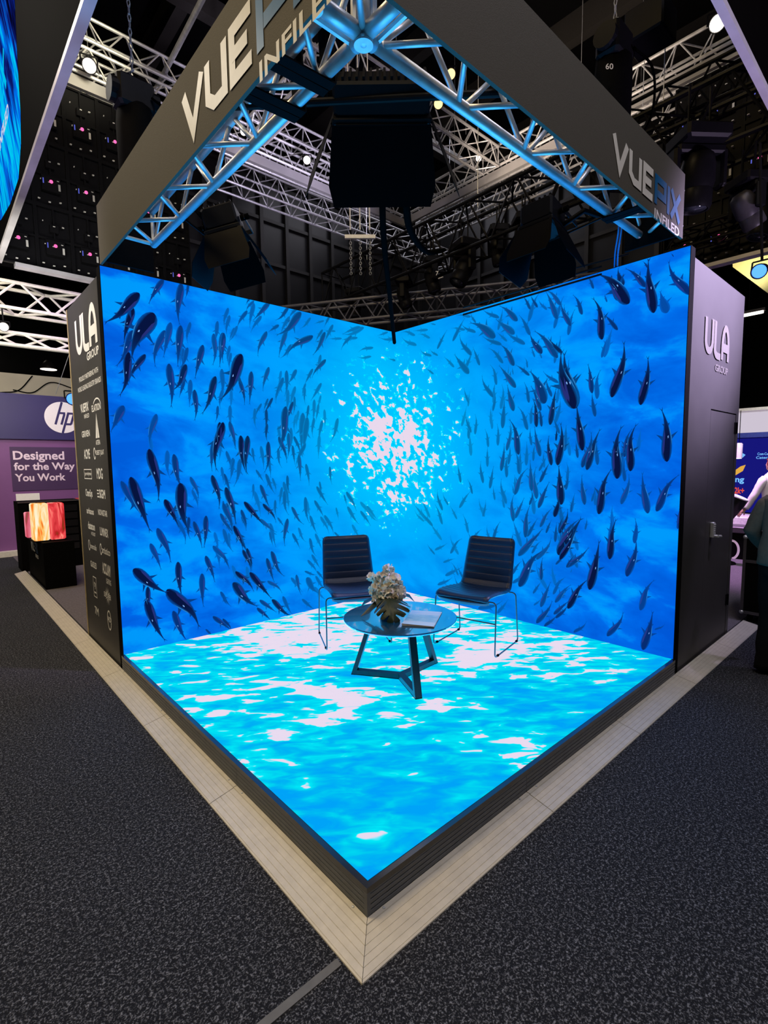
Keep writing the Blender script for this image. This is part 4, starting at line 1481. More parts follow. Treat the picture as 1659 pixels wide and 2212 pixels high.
FAS0, FAS1 = 3.095, 3.50
bl = thing('banner_board', (-0.004, 1.45, FAS0), 'long dark banner with a big white and blue logo running up to the left', 'banner', 'dark banners above the stage')
MB().box((-0.012, -0.012, FAS0), (0.004, 2.925, FAS1)).build('board', 'banner', bl)
MB().box((0.004, 2.905, 3.12), (0.36, 2.925, FAS1)).build('end_board', 'black', bl)
br = thing('banner_board', (1.4, -0.004, FAS0), 'long dark banner with a smaller logo at its right hand end', 'banner', 'dark banners above the stage')
MB().box((0.004, -0.012, FAS0), (2.79, 0.004, FAS1)).build('board', 'banner', br)
MB().box((2.77, 0.004, 3.12), (2.79, 0.36, FAS1)).build('end_board', 'black', br)
mw, mbl = MB(), MB()
FBL = frame((-0.012, 0, 0), (0, -1, 0), (0, 0, 1))
vuepix(mw, mbl, FBL, -1.285, 3.172, 1.27, 0.213)
mw.build('logo', 'white', bl, label='white letters and small sub-line')
mbl.build('logo', 'bluevinyl', bl, label='blue letters')
mw, mbl = MB(), MB()
FBR = frame((0, -0.012, 0), (1, 0, 0), (0, 0, 1))
vuepix(mw, mbl, FBR, 1.725, 3.165, 0.99, 0.165)
mw.build('logo', 'white', br, label='white letters and small sub-line')
mbl.build('logo', 'bluevinyl', br, label='blue letters')


# ------------------------------------------------ stage wash lights with barn doors
def aim(o, x, z):
    """orient a root so that local +X looks along x, local Z near z"""
    x = Vector(x).normalized()
    y = Vector(z).cross(x).normalized()
    zz = x.cross(y)
    o.matrix_world = Matrix(((x.x, y.x, zz.x, o.location.x), (x.y, y.y, zz.y, o.location.y), (x.z, y.z, zz.z, o.location.z), (0, 0, 0, 1)))


M['doorblack'] = mat('satin_black_barn_door', (0.002, 0.002, 0.003), 0.5, 0, 0.1, 40, spec=0.03)
M['dimlens'] = mat('dark_glass_lens', (0.03, 0.035, 0.045), 0.08, 0, 0.05)


def barn_light(loc, look, label, w, h, dl, flare, up=(0, 0, 1)):
    """rectangular soft light: body behind x=0, aperture at x=0 looking along +X"""
    t = thing('stage_light', loc, label, 'stage light', 'barn door stage lights')
    mb = MB().bbox((-0.16, -w / 2 + 0.01, -h / 2 + 0.01), (-0.02, w / 2 - 0.01, h / 2 - 0.01), 0.012)
    n = int(w / 0.035)
    for k in range(n):
        y = -w / 2 + 0.03 + (w - 0.06) * k / (n - 1)
        mb.box((-0.175, y - 0.006, -h / 2 + 0.025), (-0.16, y + 0.006, h / 2 - 0.025))
    mb.build('housing', 'blackmetal', t, local=True)
    MB().bbox((-0.02, -w / 2, -h / 2), (0.012, w / 2, h / 2), 0.006).build('front_frame', 'blackmetal', t, local=True)
    MB().box((0.0121, -w / 2 + 0.02, -h / 2 + 0.02), (0.014, w / 2 - 0.02, h / 2 - 0.02)).build('lens', 'dimlens', t, local=True)
    for k in range(4):
        # hinge edge half length, outward direction
        if k < 2:
            hl, off, od, ad = w / 2, h / 2, V(0, 0, 1 - 2 * k), V(0, 1, 0)
        else:
            hl, off, od, ad = h / 2, w / 2, V(0, 1 - 2 * (k - 2), 0), V(0, 0, 1)
        a = math.radians(flare[k])
        dirv = V(1, 0, 0) * math.cos(a) + od * math.sin(a)
        base = od * (off + 0.004) + V(0.008, 0, 0)
        spread = dl * (0.10 if k < 2 else 0.28)
        nn = dirv.cross(ad).normalized() * 0.0015
        q = [base - ad * hl, base + ad * hl, base + dirv * dl * 0.72 + ad * (hl + spread), base + dirv * dl + ad * (hl + spread * 0.4), base + dirv * dl - ad * (hl + spread * 0.4), base + dirv * dl * 0.72 - ad * (hl + spread)]
        mb = MB()
        mm = len(q)
        mb.add([p + nn for p in q] + [p - nn for p in q], [tuple(range(mm)), tuple(range(2 * mm - 1, mm - 1, -1))] + [(i, mm + i, mm + (i + 1) % mm, (i + 1) % mm) for i in range(mm)])
        mb.tube([base - ad * (hl - 0.02), base + ad * (hl - 0.02)], 0.005, 6)
        mb.build('barn_door', 'doorblack', t, local=True)
    mb = MB()
    yk = w / 2 + 0.022
    mb.bar((-0.09, -yk, -0.02), (-0.09, -yk, h / 2 + 0.10), 0.03, 0.006, (0, 1, 0)).bar((-0.09, yk, -0.02), (-0.09, yk, h / 2 + 0.10), 0.03, 0.006, (0, 1, 0)).bar((-0.09, -yk, h / 2 + 0.10), (-0.09, yk, h / 2 + 0.10), 0.03, 0.006)
    mb.build('yoke', 'blackmetal', t, local=True)
    for s in (-1, 1):
        MB().tube([(-0.09, s * (w / 2 - 0.005), 0), (-0.09, s * (yk + 0.03), 0)], 0.018, 12).build('tilt_knob', 'rubber', t, local=True)
    MB().tube([(-0.09, 0, h / 2 + 0.10), (-0.09, 0, h / 2 + 0.17)], 0.011, 8).tube([(-0.09 + 0.032 * math.cos(k * .6), 0.02, h / 2 + 0.20 + 0.032 * math.sin(k * .6)) for k in range(11)], 0.008, 6).build('clamp', 'steel', t, local=True)
    aim(t, look, up)
    return t


fh = V(_f.x, _f.y, 0).normalized()
c0 = PD(824, 250, 2.62)
barn_light(c0, fh * 0.72 - V(0, 0, 0.70), 'large black stage light with hanging doors in the middle, under the truss corner', 0.50, 0.24, 0.36, (55, 12, 28, 28), (0, 0, 1))
barn_light(PD(492, 512, 3.35), _r * 0.25 - _u * 0.93 + fh * 0.12, 'black stage light with open doors above the left wall screen', 0.24, 0.24, 0.27, (24, 24, 32, 22), fh)
barn_light(PD(1172, 500, 3.35), -_r * 0.02 - _u * 0.96 - fh * 0.02, 'black stage light with open doors above the right wall screen', 0.24, 0.24, 0.27, (24, 24, 24, 22), (fh + _r * 0.9))
# cross pipe that carries the middle light, from arm to arm behind the corner
mb = MB().tube([(0.20, 1.22, 3.41), (1.22, 0.20, 3.41)], 0.018, 12)
o = solo('cross_pipe', mb, 'blackmetal', 'short dark tube laid diagonally between the two truss arms behind their corner', 'pipe')
mb = MB().tube([(IC + .02, 2.45, ZB), PD(412, 440, 3.2), PD(478, 520, 3.38)], 0.017, 8).tube([PD(395, 470, 3.2), PD(478, 535, 3.38)], 0.008, 6)
solo('bracket_pole', mb, 'blackmetal', 'black bracket arm from the left truss end to its stage light', 'bracket', 'lamp arms')
mb = MB().tube([(2.45, IC + .02, ZB), PD(1262, 455, 3.25), PD(1195, 500, 3.38)], 0.017, 8).tube([PD(1300, 470, 3.2), PD(1200, 515, 3.38)], 0.007, 6)
solo('bracket_pole', mb, 'blackmetal', 'black bracket arm from the right truss end to its stage light', 'bracket', 'lamp arms')


# ------------------------------------------------ cables
def cable(pts, r, label, m='rubber', grp='black cables overhead'):
    pts2, _ = catmull3(pts, 8)
    solo('cable', MB().tube(pts2, r, 8), m, label, 'cable', grp, True)


def catmull3(pts, k):
    pts = [Vector(p) for p in pts]
    ext = [pts[0] * 2 - pts[1]] + pts + [pts[-1] * 2 - pts[-2]]
    out = []
    for i in range(1, len(ext) - 2):
        a, b, c, d = ext[i - 1:i + 3]
        for j in range(k):
            t = j / k
            out.append(0.5 * ((2 * b) + (c - a) * t + (2 * a - 5 * b + 4 * c - d) * t * t + (3 * b - a - 3 * c + d) * t ** 3))
    out.append(pts[-1])
    return out, 0


cable([PD(828, 300, 2.75), PD(826, 440, 2.9), PD(831, 540, 3.3), PD(842, 640, 4.2), PD(852, 740, 5.4)], 0.019, 'thick black cable dropping behind the middle corner of the wall screens')
cable([PD(872, 330, 2.75), PD(877, 440, 2.9), PD(890, 505, 3.4), PD(925, 545, 4.6), PD(960, 540, 6.2)], 0.022, 'thick black cable swinging to the right from the middle stage light')
for i, dx in enumerate((0, 6)):
    cable([PD(1338 + dx, 455, 3.5), PD(1336 + dx, 500, 3.55), PD(1329 + dx, 545, 3.75), PD(1327 + dx, 585, 3.95)], 0.006, ('outer' if i else 'inner') + ' of two pale blue cables hanging from the right truss end', 'bluevinyl', 'pale blue cables')
mb = MB()
for a, b in ((PD(1000, 664, 4.4), PD(1300, 575, 3.95)), (PD(1000, 680, 4.4), PD(1300, 592, 3.95)), (PD(1245, 578, 4.0), PD(1358, 548, 3.85))):
    mb.tube([a, b], 0.008, 6)
solo('rear_rail', mb, 'blackmetal', 'thin dark rail running along behind the top of the right wall screen', 'rail')


# ================================================================== CHAIN HOISTS OVER THE HEADER
def hoist(loc, label, s, top, logo=None):
    t = thing('chain_hoist', loc, label, 'hoist', 'chain hoists over the header truss')
    x, y, z = loc
    L = Vector(loc)
    mb = MB()
    prof = [(0.0, -0.46), (0.10, -0.45), (0.135, -0.38), (0.14, 0.0), (0.13, 0.12), (0.10, 0.15), (0.0, 0.15)]
    mb.lathe([(r * s, zz * s) for r, zz in prof], 14, Matrix.Translation(L) @ Matrix.Scale(0.75, 4, V(0.7, 0.7, 0)))
    mb.build('chain_bag', 'black', t, 'auto')
    b2 = MB().bbox(L + V(-0.13 * s, -0.09 * s, 0.10 * s), L + V(0.13 * s, 0.09 * s, 0.32 * s), 0.02)
    b2.tube([L + V(-0.17 * s, 0, 0.21 * s), L + V(0.17 * s, 0, 0.21 * s)], 0.085 * s, 16)
    mo = b2.build('motor', 'blackmetal', t)
    MB().tube([L + V(0, 0, 0.30 * s)] + [L + V(0.02 * math.cos(k), 0.02 * math.sin(k), (0.30 + 0.02 * k) * s) for k in range(6)], 0.008, 6).build('hook', 'steel', mo)
    mb = MB()
    zt = top
    nlink = int((zt - z - 0.4 * s) / 0.05)
    for k in range(nlink):
        c = L + V(0, 0, 0.42 * s + k * 0.05)
        ax = V(1, 0, 0) if k % 2 else V(0, 1, 0)
        pts = [c + ax * (0.011 * math.cos(a * PI / 3)) + V(0, 0, 0.03 * math.sin(a * PI / 3)) for a in range(6)]
        mb.tube(pts, 0.0045, 4, True)
    mb.build('chain', 'steel', t)
    MB().tube(catmull3([L + V(0.1, -.1, 0.2) * s, L + V(0.22, -.2, 0.05) * s, L + V(0.24, -.2, -0.25) * s, L + V(0.15, -.12, -0.5) * s], 6)[0], 0.009, 6).build('control_cable', 'rubber', t, True)
    return t


hoist(tuple(PD(292, 275, 3.85)), 'black chain hoist and bag behind the left banner', 1.0, 11.0)
hh = hoist(tuple(PD(1325, 165, 3.85)), 'black chain hoist with a pale number mark behind the right banner', 1.0, 11.0)
hp = PD(1308, 150, 3.66)
mb = MB()
put_text(mb, '60', frame(hp, _r, (0, 0, 1)), 0, 0, 0.055, 0.04, 0.01)
o = mb.build('mark', 'white', hh)
mb = MB().bbox(PD(1405, 60, 6.0) - V(0.22, 0.22, 0.18), PD(1405, 60, 6.0) + V(0.22, 0.22, 0.18), 0.02).tube([PD(1405, 60, 6.0), PD(1405, 60, 6.0) + V(0, 0, 5)], 0.008, 6)
solo('hanging_speaker', mb, 'blackmetal', 'black box speaker hanging high up at the right, above the number-marked hoist', 'speaker')

# ================================================================== LED RING ROUND THE WHOLE STAND
ZL0, ZL1 = 4.83, 7.80
YB, XR = 8.70, 8.75
M['pinkled'] = emit('pink_status_led', (1.0, 0.12, 0.38, 1), 1.6)
M['blueled'] = emit('blue_status_led', (0.10, 0.12, 0.6, 1), 1.0)
M['stick'] = mat('white_sticker', (0.75, 0.75, 0.75), 0.5, 0, 0.02)


def led_back(name_label, cx, cz, face):
    """back of one half-metre by one-metre hanging video panel"""
    org = V(cx, YB, cz) if face == 'Y' else V(XR, cx, cz)
    t = thing('video_tile', org, name_label, 'video panel', 'backs of the hanging video panels')

    def T(a, b, c):   # a across, b depth towards the camera, c up
        return org + (V(a, -b, c) if face == 'Y' else V(-b, -a, c))

    def bx(mb, a0, a1, b0, b1, c0_, c1_):
        p, q = T(a0, b0, c0_), T(a1, b1, c1_)
        return mb.box([min(p[i], q[i]) for i in range(3)], [max(p[i], q[i]) for i in range(3)])
    mb = MB()
    bx(mb, -0.247, 0.247, -0.03, 0.0, 0.003, 0.993)
    for a0, a1, c0_, c1_ in ((-0.247, -0.222, 0.003, 0.993), (0.222, 0.247, 0.003, 0.993), (-0.222, 0.222, 0.003, 0.03), (-0.222, 0.222, 0.966, 0.993), (-0.222, 0.222, 0.48, 0.51), (-0.012, 0.012, 0.51, 0.966)):
        bx(mb, a0, a1, 0.0, 0.035, c0_, c1_)
    bx(mb, -0.13, 0.13, 0.0, 0.06, 0.24, 0.47)
    bx(mb, -0.06, 0.06, 0.0, 0.05, 0.60, 0.72)
    mb.mi = 1
    bx(mb, 0.095, 0.125, 0.06, 0.062, 0.28, 0.38)
    for k in range(9):
        a = -0.17 + (k % 3) * 0.13 + rng.uniform(-.03, .03)
        c = 0.1 + (k // 3) * 0.3 + rng.uniform(-.04, .05)
        bx(mb, a, a + rng.choice((0.012, 0.03)), 0.036, 0.063, c, c + 0.012)
    mb.build('body', ['blackmetal', 'stick'], t)
    p = T(-0.0, 0.066, 0.39)
    MB().sphere(p, 0.026, 10, 8).build('status_light', 'pinkled', t, True)
    mb = MB()
    bx(mb, -0.115, -0.10, 0.06, 0.062, 0.34, 0.42)
    mb.build('status_strip', 'blueled', t)
    return t


rows = ['top', 'middle', 'bottom']
cols_l = ['first', 'second', 'third', 'fourth', 'fifth', 'sixth']
p0 = None
for r in range(3):
    for c in range(6):
        lab = 'black panel back with pink light at left, %s row, %s from the left' % (rows[r], cols_l[c])
        loc = V(0.27 + 0.495 * c, YB, ZL1 - 0.99 * (r + 1))
        if p0 is None:
            p0 = led_back(lab, loc.x, loc.z, 'Y')
        else:
            dup(p0, loc, None, lab)
for r in range(3):
    for c in range(5):
        lab = 'black panel back behind the right banner end, %s row, %s from the left' % (rows[r], cols_l[c])
        loc = V(XR, 1.9 - 0.495 * c, ZL1 - 0.99 * (r + 1))
        o = dup(p0, loc, -PI / 2, lab)
# bottom edge strips and outer faces of the nearer ring sides
M['ledblue'] = None


def banner_led_mat():
    m, nt, out = new_mat('blue_ray_picture')
    n = N(nt)
    x, y, z = n.sep(n.pos())
    s = n.math('SUBTRACT', y, n.math('MULTIPLY', z, 0.55))
    nz = n.noise(n.comb(n.math('MULTIPLY', s, 3.0), 0.0, n.math('MULTIPLY', z, 0.35)), 1.6, 4, 0.6, 0.5)
    k = n.math('ADD', nz, n.math('MULTIPLY', n.math('SUBTRACT', 5.9, z), 0.10))
    c = n.ramp(k, [(0.30, rgb(4, 4, 26)), (0.42, rgb(10, 24, 110)), (0.52, rgb(0, 110, 235)), (0.60, rgb(0, 205, 245)), (0.72, rgb(0, 80, 200))])
    e = nt.nodes.new('ShaderNodeEmission')
    nt.links.new(c, e.inputs[0])
    nt.links.new(e.outputs[0], out.inputs[0])
    return m


M['ledblue'] = banner_led_mat()
M['duskblack'] = mat('dark_unlit_led_face', (0.0016, 0.0014, 0.0014), 0.8, 0, 0.08, 5, spec=0.01)
lb = thing('led_banner', (0.1, 5.6, ZL0), 'overhead video banner at far left showing blue rays above a pale edge strip', 'video banner', 'overhead ring banners')
MB().box((-0.033, 1.2, ZL0), (0.018, 8.66, ZL1)).build('casing', 'duskblack', lb)
mb = MB()
oy = [(q.y, q.z) for q in (P(a, b, 0, -0.0355) for a, b in ((30, -40), (33, 40), (38, 140), (44, 240), (45, 310), (40, 385), (22, 440), (2, 475), (-30, 490), (-30, -40)))]
mb.add([(-0.035, a, b) for a, b in oy], [tuple(range(len(oy)))])
mb.build('screen', 'ledblue', lb)
mb, mb2 = MB(), MB()
FB2 = frame((-0.036, 0, 0), (0, -1, 0), (0, 0, 1))
M['cyanglow'] = emit('cyan_screen_letters', rgb(0, 190, 235), 1.0)
M['whiteglow'] = emit('white_screen_letters', rgb(225, 215, 225), 1.0)
vuepix(MB(), mb, FB2, -8.55, 6.10, 2.2, 0.40, None)
put_text(mb2, 'INFILED', FB2, -7.3, 5.78, 0.95, 0.14, 0.02)
mb.build('logo', 'cyanglow', lb)
mb2.build('lettering', 'whiteglow', lb)
MB().box((-0.036, 1.2, ZL0 - 0.05), (0.035, 8.66, ZL0 - 0.001)).build('edge_strip', 'trim', lb, label='pale lilac edge strip')
rb_ = thing('led_banner', (5.6, 0.1, ZL0), 'overhead video banner at upper right corner, dark with a lilac edge strip', 'video banner', 'overhead ring banners')
MB().box((2.2, -0.048, ZL0), (8.66, 0.002, ZL1)).build('casing', 'duskblack', rb_)
MB().box((2.2, -0.052, ZL0 - 0.05), (8.66, 0.004, ZL0 - 0.001)).build('edge_strip', 'trim', rb_, label='pale lilac edge strip')
mb = MB().box((0.2, YB - 0.10, ZL0 - 0.06), (3.0, YB + 0.06, ZL0 - 0.001))
solo('edge_profile', mb, 'trim', 'pale metal profile along the bottom of the pink-lit panel backs at left', 'profile', 'ring edge profiles')
mb = MB().box((XR - 0.10, -0.6, ZL0 - 0.06), (XR + 0.06, 2.15, ZL0 - 0.001))
solo('edge_profile', mb, 'trim', 'pale metal profile low at right, between the lilac wall top and yellow board', 'profile', 'ring edge profiles')
M['ringtrim'] = mat('bright_edge_profile', (0.42, 0.41, 0.42), 0.35, 0.5, 0.2, 1.2)
mb = MB().box((0.2, YB - 0.13, ZL1 + 0.002), (XR + 0.13, YB - 0.06, ZL1 + 0.18))
solo('edge_profile', mb, 'ringtrim', 'grey profile below the high ring truss, rising to the left of its far corner', 'profile', 'ring edge profiles')
mb = MB().box((XR - 0.13, -0.6, ZL1 + 0.002), (XR - 0.06, YB - 0.135, ZL1 + 0.18))
solo('edge_profile', mb, 'ringtrim', 'grey profile below the high ring truss, rising to the right of its far corner', 'profile', 'ring edge profiles')


M['greytruss'] = mat('grey_painted_truss', (0.13, 0.13, 0.16), 0.45, 0.3, 0.1)


def far_truss(p0, p1, w, h, label, m='alu_dull', rc=0.028, rb=0.013, bay=0.6, drop=True, grp='hanging trusses of the hall'):
    p0, p1 = Vector(p0), Vector(p1)
    c = (p0 + p1) / 2
    t = thing('hanging_truss', (c.x, c.y, c.z - h / 2), label, 'truss', grp)
    truss(t, p0, p1, w, h, rc, rb, bay, m)
    if drop:
        for f in (0.15, 0.5, 0.85):
            q = p0.lerp(p1, f)
            MB().tube([q + V(0, 0, h / 2), V(q.x, q.y, 11.4)], 0.006, 5).build('suspension_wire', 'steel', t)
    return t


far_truss((0.2, YB + 0.1, 8.24), (8.6, YB + 0.1, 8.24), 0.5, 0.42, 'pale lower ring truss above the pink-lit panel backs, running left to the far corner')
far_truss((0.2, YB + 0.15, 8.82), (8.6, YB + 0.15, 8.82), 0.45, 0.35, 'pale upper ring truss, stacked over the one running left from the far corner')
far_truss((XR + 0.1, -0.6, 8.24), (XR + 0.1, 8.4, 8.24), 0.5, 0.42, 'pale ring truss running from the far corner to the upper right')
far_truss((2.9, 5.75, 8.15), (8.5, 5.75, 8.15), 0.4, 0.4, 'pale cross truss seen right beside the middle stage light, inside the ring')
far_truss((4.6, 10.6, 8.5), (12.5, 10.6, 8.5), 0.5, 0.5, 'silver truss behind the ring, lit blue-white left of the middle light', bay=0.7)
far_truss((11.0, 2.5, 8.8), (11.0, 10.2, 8.8), 0.5, 0.5, 'silver truss behind the ring, right of the middle light', bay=0.7)
far_truss((4.3, 6.0, 8.25), (4.3, 8.35, 8.25), 0.35, 0.35, 'short purple-lit truss inside the ring, above the left blue truss arm')
solo('rigging_pipe', MB().tube([(2.69, 6.4, 8.98), (2.85, 10.6, 8.98)], 0.045, 10), 'alu_dull', 'single long grey pipe high at left, crossing the ring truss', 'pipe')
bt = far_truss((6.0, 0.12, 5.47), (6.0, 8.2, 5.47), 0.55, 0.72, 'black lighting truss carrying moving lights behind the right wall screen', 'blackmetal', 0.03, 0.016, 0.9)
far_truss((8.9, 2.9, 4.9), (4.8, 8.4, 4.72), 0.4, 0.4, 'grey truss peeking over the middle corner of the wall screens', 'greytruss', 0.028, 0.014, 0.6, False)
far_truss((XR - 0.3, 0.12, 5.22), (XR - 0.3, 2.1, 5.22), 0.25, 0.28, 'dark grey truss low at right, under the moving lights', 'blackmetal', 0.025, 0.012, 0.5, False)
far_truss((7.2, -1.0, 6.6), (7.2, 2.6, 6.6), 0.4, 0.5, 'black truss high at right, behind the cluster of moving lights', 'blackmetal', 0.028, 0.014, 0.6)
far_truss((-1.6, 9.5, 4.5), (2.2, 9.5, 4.5), 0.45, 0.42, 'white truss at left edge, upper of two over the purple booth', 'whitepaint', 0.03, 0.02, 0.9, False)
far_truss((-1.6, 9.5, 3.83), (2.2, 9.5, 3.83), 0.05, 0.20, 'white truss at left edge, lower of two over the purple booth', 'whitepaint', 0.03, 0.02, 0.9, False)


# ------------------------------------------------ moving lights and spots
def moving_head(loc, label, tilt, pan, s=1.0, lens='dimlens', hang=0.35, body='blackmetal'):
    """hung moving light: base box on top, yoke arms, barrel head"""
    t = thing('moving_light', loc, label, 'moving light', 'moving lights', pan)
    MB().bbox((-0.16 * s, -0.19 * s, 0.24 * s), (0.16 * s, 0.19 * s, 0.36 * s), 0.02 * s).build('base', 'blackmetal', t, local=True)
    mb = MB()
    for sg in (-1, 1):
        mb.bbox((-0.06 * s, sg * 0.20 * s - 0.03 * s, -0.08 * s), (0.06 * s, sg * 0.20 * s + 0.03 * s, 0.22 * s), 0.02 * s)
    mb.bbox((-0.07 * s, -0.2 * s, 0.17 * s), (0.07 * s, 0.2 * s, 0.24 * s), 0.015 * s)
    mb.build('yoke', 'blackmetal', t, local=True)
    rot = Matrix.Rotation(tilt, 4, 'Y')
    mb = MB().lathe([(r * s, z * s) for r, z in [(0.0, 0.20), (0.07, 0.195), (0.11, 0.16), (0.13, 0.08), (0.135, -0.05), (0.12, -0.10), (0.125, -0.11), (0.128, -0.22), (0.118, -0.245), (0.105, -0.245), (0.10, -0.235), (0.0, -0.23)]], 20, rot)
    h = mb.build('head', body, t, 'auto', local=True)
    mb = MB().lathe([(0.0, -0.245 * s), (0.095 * s, -0.240 * s), (0.09 * s, -0.232 * s), (0.0, -0.231 * s)], 20, rot)
    mb.build('lens', lens, h, True, local=True)
    MB().tube([(0, -0.09 * s, 0.36 * s), (0, -0.09 * s, (0.36 + hang) * s)], 0.012, 6).tube([(0, 0.09 * s, 0.36 * s), (0, 0.09 * s, (0.36 + hang) * s)], 0.012, 6).build('clamp', 'blackmetal', t, local=True)
    return t


for px, py, x, tilt, pan, s, lab in [
        (768, 660, 6.0, 0.1, 0.4, 0.95, 'black moving light at the far left end of the black lighting truss'),
        (872, 640, 6.0, 0.3, 2.2, 0.9, 'black moving light just right of the thick vertical cable'),
        (933, 602, 6.0, 0.25, 2.6, 0.95, 'black moving light third along the black truss, beside a small white numeral'),
        (1003, 580, 6.0, -0.5, 2.8, 1.2, 'black moving light fourth along the black truss, larger, seen from below'),
        (1075, 540, 6.0, 0.2, 2.4, 0.95, 'dark moving light hanging left of the right stage light'),
        (1130, 515, 6.2, 0.25, 2.4, 0.95, 'dark moving light half hidden by the right stage light')]:
    moving_head(tuple(P(px, py, 0, x)), lab, tilt, pan, s)
M['greymetal'] = mat('mid_grey_painted_metal', (0.06, 0.055, 0.065), 0.4, 0, 0.1)
moving_head(tuple(P(1505, 385, 0, 4.6)), 'big round black moving light just right of the right banner end', -0.1, 0.9, 1.15)
moving_head(tuple(P(1612, 450, 0, 5.4)), 'grey moving light tilted down to the left, near the right edge', -0.6, -0.6, 0.85, body='greymetal')
moving_head(tuple(P(1650, 468, 0, 6.3)), 'black moving light above the blue-lit lamp at the right edge', 0.25, -0.8, 0.95)
M['blueglow'] = emit('blue_lamp_lens', (0.06, 0.22, 1.0, 1), 2.6)
nm = MB()
put_text(nm, '7', frame(P(941, 595, 0, 5.6), _r, (0, 0, 1)), 0, 0, 0.05, 0.07, 0.01)
nm.box(P(952, 600, 0, 5.62) - V(0.02, 0.06, 0.012), P(952, 600, 0, 5.62) + V(0.0, 0.04, 0.0))
solo('number_card', nm, 'stick', 'small white numeral mark on the black truss beside a moving light', 'mark')
M['warmglow'] = emit('warm_white_lens', (1.0, 0.88, 0.76, 1), 4.0)
M['yellowglow'] = emit('amber_white_lens', (1.0, 0.74, 0.32, 1), 1.7)


def spot_can(loc, target, label, s=1.0, lens='warmglow', hangz=None):
    t = thing('spotlight', loc, label, 'spotlight', 'lit spotlights of the hall')
    d = (Vector(target) - Vector(loc)).normalized()
    up = d.orthogonal()
    mb = MB().lathe([(r * s, z * s) for r, z in [(0.0, -0.34), (0.08, -0.33), (0.105, -0.26), (0.11, -0.06), (0.135, -0.03), (0.14, 0.03), (0.128, 0.03), (0.12, -0.01), (0.0, -0.012)]], 20)
    mb.build('housing', 'blackmetal', t, 'auto', local=True)
    MB().lathe([(0.0, 0.0), (0.118 * s, 0.004), (0.118 * s, -0.004), (0.0, -0.008)], 20).build('lens', lens, t, True, local=True)
    MB().bar((-0.15 * s, 0, -0.12 * s), (-0.15 * s, 0.16 * s, -0.26 * s), 0.03 * s, 0.006).bar((0.15 * s, 0, -0.12 * s), (0.15 * s, 0.16 * s, -0.26 * s), 0.03 * s, 0.006).bar((-0.15 * s, 0.16 * s, -0.26 * s), (0.15 * s, 0.16 * s, -0.26 * s), 0.03 * s, 0.006).build('yoke', 'blackmetal', t, local=True)
    z = d
    y = V(0, 0, 1) - z * z.z
    y = y.normalized() if y.length > 0.1 else V(0, 1, 0)
    x = y.cross(z)
    L = Vector(loc)
    t.matrix_world = Matrix(((x.x, y.x, z.x, L.x), (x.y, y.y, z.y, L.y), (x.z, y.z, z.z, L.z), (0, 0, 0, 1)))
    if hangz:
        inv = Matrix(((x.x, x.y, x.z), (y.x, y.y, y.z), (z.x, z.y, z.z)))
        a_ = inv @ (V(L.x, L.y + 0.05, hangz) - L)
        MB().tube([(0, 0.16 * s, -0.26 * s), a_], 0.012, 6).build('drop_rod', 'blackmetal', t, local=True)
    return t


spot_can(tuple(P(1640, 586, 0, 5.0)), CAM + V(0.3, 1.2, -0.5), 'lamp with a bright blue lens at the right edge before the yellow board', 0.5, 'blueglow', hangz=4.6)
spot_can(tuple(P(193, 142, 1, 8.3)), CAM + V(0.3, 0, 0), 'bright round lamp high at left, below the pale ring truss', 0.8)
spot_can(tuple(P(663, 346, 1, 8.2)), CAM, 'bright lamp left of the middle stage light, inside the pale trusses', 0.62)
spot_can(tuple(P(1034, 342, 0, 8.3)), CAM, 'bright lamp right of the middle stage light', 0.5)
spot_can(tuple(P(526, 285, 1, 8.4)), CAM, 'soft white lamp seen through the left blue truss arm', 0.5)
spot_can(tuple(P(1550, 50, 0, 8.1)), CAM, 'bright round lamp at the top right beside the lilac strip', 0.85)
spot_can(tuple(P(947, 224, 0, 6.2)), CAM, 'amber lamp, lower of two by the right blue truss arm', 0.65, 'yellowglow')
spot_can(tuple(P(974, 160, 0, 6.4)), CAM, 'amber lamp, upper of two by the right blue truss arm', 0.65, 'yellowglow')
spot_can(tuple(P(8, 706, 1, 9.24)), CAM, 'white lamp at the left edge between the two white trusses', 0.55, hangz=4.3)

# bridle with chains over the black truss
q = PD(778, 512, 7.3)
bd_ = thing('chain_bridle', q, 'white spreader bar with three chains hanging left of the thick cable', 'rigging')
MB().bar(q - _r * 0.22, q + _r * 0.22, 0.05, 0.05).build('spreader_bar', 'whitepaint', bd_)
for dx in (-0.14, 0.0, 0.14):
    a = q + _r * dx
    MB().tube([a + V(0, 0, 0.10), a + V(0, 0, 0.55)], 0.010, 6).tube([a + V(0, 0, 0.55), V(a.x, a.y, 11.4)], 0.006, 5).build('sling', 'whitepaint', bd_)
    mb = MB()
    for k in range(14):
        c = a - V(0, 0, 0.05 + k * 0.035)
        ax = _r if k % 2 else fh
        mb.tube([c + ax * (0.016 * math.cos(b * PI / 3)) + V(0, 0, 0.024 * math.sin(b * PI / 3)) for b in range(6)], 0.005, 4, True)
    mb.build('chain', 'steel', bd_)


